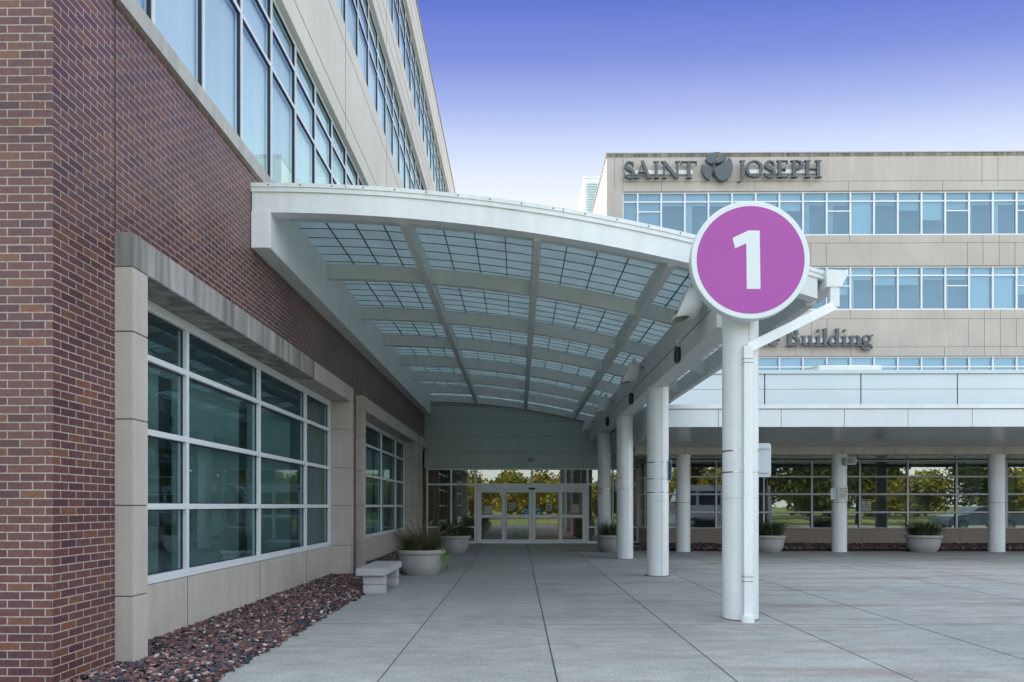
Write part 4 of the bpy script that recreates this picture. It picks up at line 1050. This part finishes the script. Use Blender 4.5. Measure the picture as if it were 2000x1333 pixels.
def edge_sign(px, pyt, pyb, y, label, col):
    t = thing('street_sign', (PX(px,y), y, PZ(px,(pyt+pyb)/2,y)), label, 'sign')
    m_ = MB(); x = PX(px, y); z0, z1 = PZ(px,pyb,y), PZ(px,pyt,y); m_.box(x-.003, x+.003, y-.18, y+.18, z0, z1); obj('plate', m_, col, t)
    s_ = 1 if x < CC[1][0] else -1
    for z in (z0+.06, z1-.06):
        m_ = MB(); m_.box(x, x+s_*.04, y-.02, y+.02, z-.01, z+.01); obj('bracket', m_, M_steel, t)
edge_sign(1308.5, 899, 938, 15.3, 'thin blue sign seen edge on, strapped to the right of the second column', mat('blue_sign',(0.16,0.30,0.42),0.5,0.4,0.03))
edge_sign(1203.0, 936, 959, 20.1, 'thin grey sign seen edge on, strapped to the left of the third column', M_backplate)
# parking notice on the middle wing column
y_ = YC-.245
t3 = thing('parking_notice', (PX(1645,y_), y_, PZ(1645,965,y_)), 'white notice with two red no parking symbols on the middle wing column', 'sign')
x0, x1, z0, z1 = PX(1637,y_), PX(1655.5,y_), PZ(1645,979.5,y_), PZ(1645,951.5,y_)
m_ = MB(); m_.box(x0, x1, y_-.004, y_, z0, z1); obj('plate', m_, M_paper, t3)
m_ = MB(); ww, hh = x1-x0, z1-z0
for k in range(9):
    zz = z1-(.10+.05*k if k < 2 else .26+.05*(k-2) if k < 4 else .46+.075*(k-4))*hh
    m_.box(x0+.10*ww, x0+(.55 if k < 4 else .85-.08*(k % 3))*ww, y_-.005, y_-.004, zz-.014*hh, zz+.010*hh)
obj('lettering', m_, M_ink, t3)
m_ = MB()
for cz_ in (z1-.13*hh, z1-.33*hh):
    for q in ringpolys(x0+.78*ww, cz_, .11*ww, .11*ww, .03*ww, .03*ww, 0, 360, 18): m_.prism(q, y_-.0055, y_-.004)
    m_.prism([(x0+.70*ww,cz_+.06*ww),(x0+.72*ww,cz_+.09*ww),(x0+.86*ww,cz_-.06*ww),(x0+.84*ww,cz_-.09*ww)], y_-.006, y_-.004)
obj('symbol', m_, M_red, t3)
m_ = MB(); m_.box(PX(1624,y_), PX(1637,y_), y_-.002+.06, y_+.06, PZ(1630,976,y_), PZ(1630,954,y_)); obj('side_plate', m_, M_backplate, t3)
# triangular warning notices stuck on the wing glass
def warning(px0, px1, py0, py1, label):
    y = YW+.02
    t = thing('warning_notice', (PX(px0,y), y, PZ(px0,py1,y)), label, 'sign')
    x0, x1, z0, z1 = PX(px0,y), PX(px1,y), PZ(px0,py1,y), PZ(px0,py0,y); ww, hh = x1-x0, z1-z0
    m_ = MB(); m_.box(x0, x1, y-.004, y, z0, z1); obj('plate', m_, M_paper, t)
    m_ = MB(); m_.box(x0+.08*ww, x1-.08*ww, y-.005, y-.004, z1-.15*hh, z1-.05*hh)
    tri = [(x0+.08*ww, z0+.28*hh), (x0+.92*ww, z0+.28*hh), (x0+.5*ww, z0+.82*hh)]
    for i in range(3):
        a, b = tri[i], tri[(i+1)%3]
        for q in strip([a, b], [.05*ww,.05*ww]): m_.prism(q, y-.0052-.0003*i, y-.004)
    obj('symbol', m_, M_red, t)
    m_ = MB()
    for i, q in enumerate(strip(arc(x0+.5*ww, z0+.45*hh, .10*ww, .09*hh, 180, 0, 8), [.05*ww]*9) + [[(x0+.375*ww,z0+.36*hh),(x0+.425*ww,z0+.36*hh),(x0+.425*ww,z0+.46*hh),(x0+.375*ww,z0+.46*hh)],[(x0+.575*ww,z0+.36*hh),(x0+.625*ww,z0+.36*hh),(x0+.625*ww,z0+.46*hh),(x0+.575*ww,z0+.46*hh)]]): m_.prism(q, y-.0055, y-.004)
    m_.box(x0+.12*ww, x0+.24*ww, y-.005, y-.004, z0+.06*hh, z0+.16*hh); m_.box(x0+.34*ww, x0+.86*ww, y-.005, y-.004, z0+.08*hh, z0+.11*hh)
    obj('lettering', m_, M_ink, t)
warning(1682.5, 1700, 975.5, 998, 'white warning notice with a red triangle on the glass right of the middle wing column')
warning(1309.5, 1326.5, 980, 1003, 'white warning notice with a red triangle on the glass behind the second canopy column')
# notice seen between third and second column
y = 26.2
t = thing('notice_board', (PX(1260,y), y, PZ(1260,950,y)), 'small white notice in the window corner left of the second column', 'sign')
m_ = MB(); m_.box(PX(1257.5,y), PX(1268,y), y-.004, y, PZ(1260,965.5,y), PZ(1260,934.5,y)); obj('plate', m_, M_paper, t)
m_ = MB()
for k in range(6): zz = PZ(1260,938+4.6*k,y); m_.box(PX(1258.3,y), PX(1267,y), y-.005, y-.004, zz-.018, zz+.004)
obj('lettering', m_, M_ink, t)
# flood light on wing column
y = YC-.25
t = thing('flood_light', (PX(1652,y), y, PZ(1652,901,y)), 'grey box flood light on top of the middle wing column', 'light')
m_ = MB(); m_.cbox(PX(1644,y), PX(1668,y), y-.22, y, PZ(1652,909,y), PZ(1652,894.5,y), .03); o = obj('housing', m_, mat('grey_cast_housing',(0.42,0.44,0.44),0.5,0.4,0.05), t)
m_ = MB(); m_.cbox(PX(1650,y), PX(1661,y), y-.235, y-.218, PZ(1652,906,y), PZ(1652,897,y), .006); obj('lens', m_, mat('lamp_lens',(0.25,0.28,0.28),0.1,0.6,0.1), t)

# ------------------------------------------------------------------ lamps under the canopy
def hood(y, label):
    xl = 2.50; z1, z0 = 4.68, 4.22
    t = thing('hood_lamp', (xl, y, 4.68), label, 'lamp', 'white hooded lamps beside the eave beam')
    m_ = MB(); n = 16
    # slanted bowl: flat raking back on the left, rounded shell on the right, open below
    lev = [(0.0, .15, .13, -.02), (.03, .21, .18, -.035), (.14, .25, .21, -.09), (.28, .27, .24, -.15), (.40, .25, .24, -.20), (.46, .20, .22, -.24)]
    vs_ = []
    for dz, rx_, ry_, xo in lev:
        for k in range(n+1):
            a = -PI/2 + PI*k/n
            vs_.append((xl+xo+rx_*1.25*math.cos(a), y+ry_*math.sin(a), z1-dz+(.05*math.cos(a) if dz > .44 else 0)))
    q = n+1
    m_.add(vs_, [(i_*q+k, (i_+1)*q+k, (i_+1)*q+k+1, i_*q+k+1) for i_ in range(5) for k in range(n)], 0, True)
    m_.add([vs_[i_*q] for i_ in range(6)]+[vs_[i_*q+n] for i_ in range(6)], [(i_, 6+i_, 7+i_, i_+1) for i_ in range(5)])
    m_.add(vs_[:q], [tuple(range(q))])
    obj('hood', m_, mat('white_hood',(0.70,0.71,0.70),0.5,0.4,0.02) if 'white_hood' not in bpy.data.materials else bpy.data.materials['white_hood'], t)
    m_ = MB(); m_.cyl(xl-.08, y, z0+.10, z0+.14, .12, 20); obj('lens', m_, M_steel, t)
    m_ = MB(); m_.cbox(xl+.04, xl+.11, y-.035, y+.035, z1-.08, z1+.10, .006); obj('bracket', m_, M_soffitwhite, t)
    m_ = MB(); m_.tube([(xl+.09,y,z1-.03),(xl+.18,y,z1-.10),(xl+.30,y,z1-.11)], .010, 6); obj('cable', m_, M_black, t)
for y, lab in ((10.5,'nearest white hooded lamp, half hidden by the round sign'),(15.9,'second white hooded lamp, left of the second column head'),(21.0,'third white hooded lamp, above the third column'),(26.1,'farthest white hooded lamp, close to the entrance wall')): hood(y, lab)
def blacklamp(y, label):
    x = XB0-.05; t = thing('black_lamp', (x, y, 4.36), label, 'lamp', 'small black lamps on the eave beam')
    m_ = MB(); m_.lathe(x, y, [(0,4.25),(.045,4.245),(.056,4.20),(.062,4.08),(.055,4.0),(.035,3.97),(0,3.97)][::-1], 16); obj('body', m_, M_black, t)
    m_ = MB(); m_.cyl(x, y, 4.24, 4.34, .012, 8); m_.cbox(x-.02, XB0+.003, y-.02, y+.02, 4.33, 4.36, .003); obj('bracket', m_, M_soffitwhite, t)
    m_ = MB(); m_.cyl(x, y, 3.955, 3.972, .03, 14); obj('lens', m_, bpy.data.materials['lamp_lens'], t)
for y, lab in ((12.35,'nearest black lamp under the eave beam, before the second column'),(17.4,'middle black lamp under the eave beam, before the third column'),(22.1,'farthest black lamp under the eave beam, before the last column')): blacklamp(y, lab)

# ------------------------------------------------------------------ bench
bn = thing('bench', (-2.5, 12.8, 0), 'low concrete slab bench on two block legs beside the gravel', 'bench')
m_ = MB(); m_.cbox(-2.745, -2.245, 11.95, 13.65, .315, .44, .012); obj('seat', m_, M_bench, bn)
for y in (12.03, 13.28):
    m_ = MB(); m_.cbox(-2.64, -2.27, y, y+.20, 0, .155, .014); m_.cbox(-2.64, -2.27, y, y+.20, .158, .315, .014); obj('leg', m_, M_bench, bn)

# ------------------------------------------------------------------ planters
M_blade = island_mat('dry_grass_blade', [(0,(0.04,0.045,0.02)),(.35,(0.085,0.08,0.035)),(.7,(0.17,0.13,0.075)),(1,(0.36,0.29,0.20))], 0.8, 0.2)
M_gblade = island_mat('green_blade', [(0,(0.015,0.035,0.014)),(.5,(0.04,0.075,0.026)),(.85,(0.10,0.14,0.05)),(1,(0.24,0.22,0.12))], 0.7, 0.2)
M_plume = island_mat('grass_plume', [(0,(0.22,0.18,0.14)),(1,(0.36,0.31,0.26))], 0.9, 0.3)
M_lime = island_mat('lime_leaf', [(0,(0.16,0.30,0.02)),(1,(0.30,0.48,0.04))], 0.6, 0.3)
def planter(x, y, label, rmax=.535, hgt=.55, style='green', seed=1):
    rd = random.Random(seed)
    t = thing('planter', (x, y, 0), label, 'planter', 'bowl planters in front of the building')
    k = hgt/.55; s_ = rmax/.535
    pr = [(0,0),(.33,0),(.345,.01),(.35,.03),(.41,.09),(.455,.18),(.478,.30),(.488,.44),(.490,.455),(.525,.462),(.535,.475),(.535,.53),(.525,.55),(.485,.55),(.47,.53),(.46,.48)]
    m_ = MB(); m_.lathe(x, y, [(r*s_, z*k) for r, z in pr], 56); obj('pot', m_, M_pot, t)
    m_ = MB(); m_.lathe(x, y, [(.47*s_,.485*k),(.3*s_,.52*k),(0,.53*k)], 32); obj('soil', m_, M_soil, t)
    def blades(n, ln, spread, wid, droop, mt, name, cx_=0, cz_=0, r0=.2):
        b = MB()
        for _ in range(n):
            a = rd.uniform(0, 2*PI); r = r0*math.sqrt(rd.random())*rd.choice((1, 1, 1.2)); bx, by = x+cx_+r*math.cos(a), y+cz_+r*math.sin(a)
            az = a + rd.uniform(-.7,.7); L_ = ln*rd.uniform(.55,1.1); sp = spread*rd.uniform(.2,1.1); dr = droop*rd.uniform(.4,1.3); w_ = wid*rd.uniform(.7,1.2); L_ *= rd.choice((.7, 1, 1, 1.18)); sp *= rd.choice((1, 1, 1.35))
            pts = []
            for q in range(6):
                u = q/5; out_ = sp*L_*u*(.5+.5*u); zz = .50*k + L_*(u - dr*u*u*u)
                pts.append(Vector((bx+out_*math.cos(az), by+out_*math.sin(az), zz)))
            sd = Vector((-math.sin(az), math.cos(az), 0))
            vs_ = []
            for q, p in enumerate(pts): ww = w_*(1-.85*(q/5)**1.5); vs_ += [p-sd*ww, p+sd*ww]
            b.add(vs_, [(2*q, 2*q+1, 2*q+3, 2*q+2) for q in range(5)])
        return obj(name, b, mt, t)
    if style == 'dry':
        blades(1500, .66, 1.05, .0032, .40, M_blade, 'grass', 0, 0, .30)
        blades(450, .50, 1.2, .004, .6, M_gblade, 'green_grass', 0, 0, .34)
        b = MB()
        for _ in range(34):
            a = rd.uniform(0, 2*PI); L_ = rd.uniform(.6,.98); sp = rd.uniform(.2,1.0); p0 = Vector((x+.08*math.cos(a), y+.08*math.sin(a), .5))
            P = [p0+Vector((sp*L_*u*math.cos(a), sp*L_*u*math.sin(a), L_*(u-.28*u*u*u))) for u in (0,.35,.65,.8,.9,1)]
            b.tube(P, [.0016,.0015,.0015,.007,.009,.002], 5)
        obj('plume', b, M_plume, t)
        b = MB()
        def leaf(p, s1_, az, tl):
            d_ = Vector((math.cos(az), math.sin(az), tl)); sd = Vector((-math.sin(az), math.cos(az), rd.uniform(-.3,.3)))
            b.add([p, p+d_*s1_*.5+sd*s1_*.42, p+d_*s1_, p+d_*s1_*.5-sd*s1_*.42], [(0,1,2,3)])
        for _ in range(260):
            a = rd.choice([PI*.95, PI*1.1, -.05, PI*1.3, -.3]) + rd.uniform(-.35,.35); r = rd.uniform(.36,.50)
            leaf(Vector((x+r*math.cos(a), y+r*math.sin(a), .52+rd.uniform(0,.10))), rd.uniform(.03,.055), rd.uniform(0,6.28), rd.uniform(-.5,.6))
        for st_ in range(9):
            a = -.25+rd.uniform(-.35,.3); px_, py_ = x+.50*math.cos(a), y+.50*math.sin(a); zz = .60; L_ = rd.uniform(.25,.55)
            n_ = int(L_/.022)
            for q in range(n_):
                u = q/n_; p = Vector((px_+.07*math.sin(u*3+st_)+.06*u, py_+.03*math.cos(u*4), zz-L_*u)); leaf(p+Vector((rd.uniform(-.02,.02),rd.uniform(-.02,.02),0)), rd.uniform(.035,.06), rd.uniform(0,6.28), rd.uniform(-.9,.3))
        obj('trailing_vine', b, M_lime, t)
    else:
        blades(950 if style == 'green' else 650, .72, .85, .0065, .42, M_gblade, 'foliage', 0, 0, .36)
        if style == 'mixed':
            b = MB()
            for _ in range(90):
                a = PI+rd.uniform(-.30,.30); r = rd.uniform(.36,.46); p = Vector((x+r*math.cos(a), y+r*math.sin(a), .53+rd.uniform(0,.12))); az = rd.uniform(0,6.28)
                d_ = Vector((math.cos(az),math.sin(az),rd.uniform(-.4,.5))); sd = Vector((-math.sin(az),math.cos(az),0)); s1_ = .06
                b.add([p,p+d_*s1_*.5+sd*s1_*.4,p+d_*s1_,p+d_*s1_*.5-sd*s1_*.4],[(0,1,2,3)])
            obj('leafy_fringe', b, M_lime, t)
            blades(26, .5, .9, .002, .6, M_plume, 'pale_stem', -.12, 0, .1)
    return t
planter(-2.12, 15.5, 'near bowl planter by the bench with brown feathery grass and lime trailing vine', style='dry', seed=3)
planter(-2.06, 22.7, 'bowl planter with dark green grass left of the doors, behind the near planter', style='green', seed=4)
planter(PX(1196,23.2), 23.2, 'bowl planter with pale stems right of the doors, behind the third canopy column', style='mixed', seed=5)
planter(PX(1501,23.05), 23.05, 'bowl planter with spiky green plant just right of the nearest column', style='green', seed=6)
planter(PX(1803.5,23.2), 23.2, 'bowl planter with spiky green plant between the two right wing columns', style='green', seed=8, rmax=.55)

# ------------------------------------------------------------------ people in the lobby
def person(x, y, ang, hgt, label, top, legs, hairc, phone=False):
    t = thing('person', (x, y, 0), label, 'person'); k = hgt/1.75
    J = {'pelvis':(0,0,.95),'waist':(0,0,1.08),'chest':(0,.0,1.30),'neck':(0,.0,1.46),'nk2':(0,-.015,1.52),'jaw':(0,-.035,1.56),'head':(0,-.02,1.63),'crown':(0,-.005,1.705),
         'sl':(.17,0,1.41),'el':(.22,.03,1.13),'wl':(.17,-.16,1.02),'hl':(.15,-.23,1.03),'sr':(-.17,0,1.41),'er':(-.22,.03,1.13),'wr':(-.17,-.16,1.05),'hr':(-.15,-.23,1.07),
         'hpl':(.09,0,.90),'kl':(.10,-.02,.50),'al':(.11,.02,.09),'tl':(.12,-.14,.04),'hpr':(-.09,0,.90),'kr':(-.11,-.04,.50),'ar':(-.13,.02,.09),'tr':(-.15,-.13,.04)}
    E = [('pelvis','waist'),('waist','chest'),('chest','neck'),('neck','nk2'),('nk2','jaw'),('jaw','head'),('head','crown'),('chest','sl'),('sl','el'),('el','wl'),('wl','hl'),('chest','sr'),('sr','er'),('er','wr'),('wr','hr'),
         ('pelvis','hpl'),('hpl','kl'),('kl','al'),('al','tl'),('pelvis','hpr'),('hpr','kr'),('kr','ar'),('ar','tr')]
    Rr = {'pelvis':(.15,.11),'waist':(.135,.10),'chest':(.16,.11),'neck':(.06,.06),'nk2':(.052,.055),'jaw':(.055,.062),'head':(.076,.092),'crown':(.058,.072),'sl':(.065,.065),'sr':(.065,.065),'el':(.045,.045),'er':(.045,.045),'wl':(.03,.03),'wr':(.03,.03),'hl':(.035,.025),'hr':(.035,.025),
          'hpl':(.095,.095),'hpr':(.095,.095),'kl':(.062,.062),'kr':(.062,.062),'al':(.042,.045),'ar':(.042,.045),'tl':(.04,.03),'tr':(.04,.03)}
    for sd_, hn in ((1,'hl'),(-1,'hr')):
        hx_, hy_, hz_ = J[hn]
        for q, ln in enumerate((.070,.080,.076,.060)):
            fx = hx_+sd_*(.030-.019*q); a_, b_ = hn+'f%d' % q, hn+'g%d' % q
            J[a_] = (fx, hy_-.035, hz_+.002); J[b_] = (fx, hy_-.035-ln*.7, hz_-ln*.45); E += [(hn,a_),(a_,b_)]; Rr[a_] = (.010,.010); Rr[b_] = (.007,.007)
        J[hn+'t'] = (hx_-sd_*.045, hy_-.005, hz_+.015); J[hn+'u'] = (hx_-sd_*.055, hy_-.045, hz_+.005); E += [(hn,hn+'t'),(hn+'t',hn+'u')]; Rr[hn+'t'] = (.012,.012); Rr[hn+'u'] = (.009,.009)
    ks = list(J); me = bpy.data.meshes.new('body')
    me.from_pydata([tuple(c*k for c in J[a]) for a in ks], [(ks.index(a), ks.index(b)) for a, b in E], [])
    o = bpy.data.objects.new('body', me); COL.objects.link(o); o.parent = t; t.rotation_euler.z = ang
    sk_ = o.modifiers.new('skin', 'SKIN'); sk_.use_smooth_shade = True; ss = o.modifiers.new('sub', 'SUBSURF'); ss.levels = 2; ss.render_levels = 2
    for i, a in enumerate(ks):
        me.skin_vertices[0].data[i].radius = (Rr[a][0]*k, Rr[a][1]*k); me.skin_vertices[0].data[i].use_root = (a == 'pelvis')
    m, nt_, p = newmat('clothed_figure'); L = nt_.links
    tcn = nt_.nodes.new('ShaderNodeTexCoord'); sp_ = nt_.nodes.new('ShaderNodeSeparateXYZ'); rp = nt_.nodes.new('ShaderNodeValToRGB'); rp.color_ramp.interpolation = 'CONSTANT'
    mr = nt_.nodes.new('ShaderNodeMath'); mr.operation = 'DIVIDE'; mr.inputs[1].default_value = 1.8*k
    L.new(tcn.outputs['Object'], sp_.inputs[0]); L.new(sp_.outputs[2], mr.inputs[0]); L.new(mr.outputs[0], rp.inputs[0]); L.new(rp.outputs[0], p.inputs['Base Color'])
    e = rp.color_ramp; e.elements[0].position = 0; e.elements[0].color = (.02,.02,.02,1); e.elements[1].position = .055; e.elements[1].color = (*legs,1)
    for q, c in ((.53, top), (.835, (.42,.25,.18)), (.93, hairc)):
        x_ = e.elements.new(q); x_.color = (*c,1)
    p.inputs['Roughness'].default_value = .85; me.materials.append(m)
    fc = MB()
    fc.lathe(0, 0, [(0,1.595*k),(.012*k,1.60*k),(.011*k,1.625*k),(0,1.645*k)], 8)
    fc.v = [(v[0]+x, v[1]+y-.108*k, v[2]) for v in fc.v]
    for sx_ in (-1, 1): fc.lathe(x+sx_*.080*k, y-.01*k, [(0,1.59*k),(.014*k,1.61*k),(.016*k,1.64*k),(0,1.66*k)], 8)
    obj('nose_and_ears', fc, mat('skin_tone', (.42,.25,.18), .6, .3, 0), t)
    ey = MB()
    for sx_ in (-1, 1): ey.lathe(x+sx_*.032*k, y-.098*k, [(0,1.635*k),(.013*k,1.644*k),(0,1.653*k)], 8)
    ey.box(x-.022*k, x+.022*k, y-.103*k, y-.09*k, 1.570*k, 1.576*k)
    obj('eyes_and_mouth', ey, mat('dark_features', (.05,.025,.02), .5, .3, 0), t)
    h = MB(); h.lathe(x, y, [(0,1.735*k),(.06*k,1.72*k),(.088*k,1.67*k),(.095*k,1.62*k),(.09*k,1.57*k)][::-1], 20)
    for i, v in enumerate(h.v): h.v[i] = (v[0], v[1]+.03*k, v[2])
    ho = obj('hair', h, mat('hair', hairc, .7, .3, .1, 40), t)
    ho.location = (0,0,0)
person(PX(1011,32.4), 32.4, .25, 1.66, 'person in dark jacket and grey trousers standing inside the doors, left of the other', (.03,.03,.04), (.05,.06,.08), (.03,.02,.015))
person(PX(1026.5,32.55), 32.55, -.3, 1.80, 'taller person in dark top and blue jeans standing inside behind the middle of the doors', (.02,.022,.03), (.03,.05,.10), (.015,.012,.01))

# ------------------------------------------------------------------ trees across the drive, seen mirrored in the glass
M_leafy = island_mat('autumn_leaf', [(0,(0.12,0.15,0.03)),(.4,(0.27,0.26,0.045)),(.75,(0.42,0.34,0.06)),(1,(0.50,0.38,0.07))], .8, .35)
M_leafg = island_mat('dark_leaf', [(0,(0.035,0.06,0.018)),(.5,(0.08,0.11,0.03)),(1,(0.17,0.17,0.045))], .8, .3)
M_bark = mat('bark', (0.07,0.055,0.045), .95, .2, .3, 6)
def tree(x, y, hgt, crown, nleaf, size, mt, label, group, seed, base=.25):
    rd = random.Random(seed); t = thing('tree', (x, y, 0), label, 'tree', group)
    b = MB(); top = Vector((x+rd.uniform(-.3,.3), y+rd.uniform(-.3,.3), hgt*.8))
    b.tube([(x,y,-.1),(x+.05,y,hgt*.3),top], [hgt*.028,hgt*.02,hgt*.006], 8)
    tips = []
    for k in range(12):
        a = rd.uniform(0,6.28); z0 = hgt*rd.uniform(base,.65); r = crown*rd.uniform(.45,.95); z1 = min(hgt*.95, z0+hgt*rd.uniform(.12,.35))
        p1 = Vector((x+r*math.cos(a), y+r*math.sin(a), z1)); b.tube([(x,y,z0),((x+p1.x)/2,(y+p1.y)/2,(z0+z1)/2+.2),p1], [hgt*.011,hgt*.008,hgt*.003], 5); tips.append(p1)
    obj('trunk', b, M_bark, t)
    tips += [top, top+Vector((0,0,hgt*.12))]
    for _ in range(9): a = rd.uniform(0,6.28); r = crown*rd.uniform(.1,.7); tips.append(Vector((x+r*math.cos(a), y+r*math.sin(a), hgt*rd.uniform(base+.15,.9))))
    b = MB()
    for _ in range(nleaf):
        c = rd.choice(tips); R_ = crown*.42
        while True:
            d = Vector((rd.uniform(-1,1),rd.uniform(-1,1),rd.uniform(-1,1)))
            if d.length < 1: break
        p = c + d*R_; s_ = size*rd.uniform(.6,1.3)
        u = Vector((rd.uniform(-1,1),rd.uniform(-1,1),rd.uniform(-1,1))).normalized(); v = u.cross(Vector((rd.uniform(-1,1),rd.uniform(-1,1),rd.uniform(-1,1)))).normalized()
        b.add([p-u*s_, p+v*s_*.6, p+u*s_, p-v*s_*.6], [(0,1,2,3)])
    obj('crown', b, mt, t)
    return t
gA = 'yellowing trees in a row across the drive, mirrored in the glass'
labA = 'yellow green tree in the row across the drive, mirrored in the windows'
prot = [tree(-30, -52, 7.6, 4.2, 4200, .30, M_leafy, labA, gA, 11, .02), tree(-22, -50, 6.6, 4.0, 4000, .30, M_leafy, labA, gA, 12, .0), tree(-14, -54, 9.5, 4.2, 4200, .30, M_leafg, labA, gA, 13, .02)]
rd = random.Random(21); x = -7.0; i = 0
while x < 95:
    c = copy_tree(prot[rd.choice([0,0,1,1,2])]); c.location = (x, -51+rd.uniform(-4,5), 0); c.rotation_euler.z = rd.uniform(0,6.28); s_ = rd.uniform(.72,1.05); c.scale = (s_*1.15,s_*1.15,s_); x += rd.uniform(4.0,6.2); i += 1
gB = 'shade trees at the edge of the plaza, mirrored in the wing windows'
tree(14.5, -4.5, 6.3, 2.2, 3200, .13, M_leafy, 'slim light leaved shade tree mirrored in the left wing windows', gB, 31, .45)
tree(20.0, -4.0, 8.4, 4.0, 6500, .19, M_leafg, 'broad dark shade tree mirrored beside the middle wing column', gB, 32, .28)
tree(28.0, -5.0, 8.8, 4.2, 6500, .19, M_leafg, 'broad dark shade tree mirrored between the right wing columns', gB, 33, .30)

# ------------------------------------------------------------------ parked vehicles outside the frame, mirrored in the wing windows
def wheel(parent, x, y, r, wd):
    m_ = MB(); vs_ = []
    prof = [(r*.62,-wd/2),(r*.95,-wd/2),(r,-wd/2+.02),(r,wd/2-.02),(r*.95,wd/2),(r*.62,wd/2)]; n = 24
    for rr, o_ in prof:
        for k in range(n): a = 2*PI*k/n; vs_.append((x+rr*math.cos(a), y+o_, r+rr*math.sin(a)))
    m_.add(vs_, [(i*n+k,(i+1)*n+k,(i+1)*n+(k+1)%n,i*n+(k+1)%n) for i in range(5) for k in range(n)], 0, True)
    tyre = obj('wheel', m_, M_black, parent)
    m_ = MB(); vs_ = [(x+r*.62*math.cos(2*PI*k/n), y+s*wd*.42, r+r*.62*math.sin(2*PI*k/n)) for s in (-1,1) for k in range(n)]
    m_.add(vs_, [tuple(range(n)), tuple(range(2*n-1,n-1,-1))]); obj('rim', m_, M_steel, tyre)
def vehicle(name, x, y, side, roofline, wid, paint, label, cat, wheels, wr, glassq):
    t = thing(name, (x, y, 0), label, cat)
    def loft(poly, w0, w1, zc):
        m_ = MB(); n = len(poly); vs_ = []
        for s in (-1, 1):
            for px_, pz_ in poly: ww = w0 if pz_ < zc else w1; vs_.append((x+px_, y+s*ww/2, pz_))
        m_.add(vs_, [tuple(range(n)), tuple(range(2*n-1,n-1,-1))] + [(i, n+i, n+(i+1)%n, (i+1)%n) for i in range(n)]); return m_
    obj('body', loft(side, wid, wid, 99), paint, t)
    obj('cabin', loft(roofline, wid-.06, wid-.30 if cat == 'car' else wid-.1, .95), paint, t)
    for q in glassq:
        for s in (-1, 1):
            m_ = MB(); off = (wid-.06)/2+.006
            m_.add([(x+a, y+s*(off-(.10 if cat == 'car' and z > 1.1 else .0)), z) for a, z in q], [tuple(range(len(q)))]); obj('window', m_, M_glass_dark if False else bpy.data.materials['dark_gasket'], t)
    for wx_ in wheels:
        for s in (-1, 1): wheel(t, x+wx_, y+s*(wid/2-.10), wr, .22)
    return t
M_vanw = mat('white_van_paint', (0.75,0.76,0.76), .3, .5, .02, 1)
M_silver = mat('silver_car_paint', (0.10,0.13,0.18), .25, .6, .02, 1, metallic=.4)
vehicle('shuttle_van', 12.8, 8.3, [(-3,.35),(3,.35),(3,1.5),(-3,1.5)], [(-3,1.5),(3,1.5),(2.95,2.75),(-2.0,2.8),(-2.55,2.6)], 2.1, M_vanw, 'white shuttle van parked beside the plaza, mirrored in the left wing windows', 'van', (-1.9,1.9), .38,
        [[(-2.6,1.55),(-1.7,1.55),(-1.7,2.4),(-2.3,2.4)], [(-1.5,1.55),(-.2,1.55),(-.2,2.4),(-1.5,2.4)], [(0,1.55),(1.3,1.55),(1.3,2.4),(0,2.4)], [(1.5,1.55),(2.7,1.55),(2.7,2.4),(1.5,2.4)]])
vehicle('parked_car', 28.5, 9.5, [(-2.3,.3),(2.3,.3),(2.35,.6),(2.2,.92),(1.3,1.0),(-1.0,1.0),(-2.1,.85),(-2.35,.6)], [(-1.1,.95),(1.7,.95),(1.1,1.42),(.2,1.48),(-.4,1.42)], 1.8, M_silver, 'silver car parked beside the plaza, mirrored in the right wing windows', 'car', (-1.45,1.4), .33,
        [[(-.85,1.0),(.1,1.0),(.1,1.38),(-.35,1.36)], [(.2,1.0),(1.4,1.0),(1.0,1.36),(.2,1.38)]])
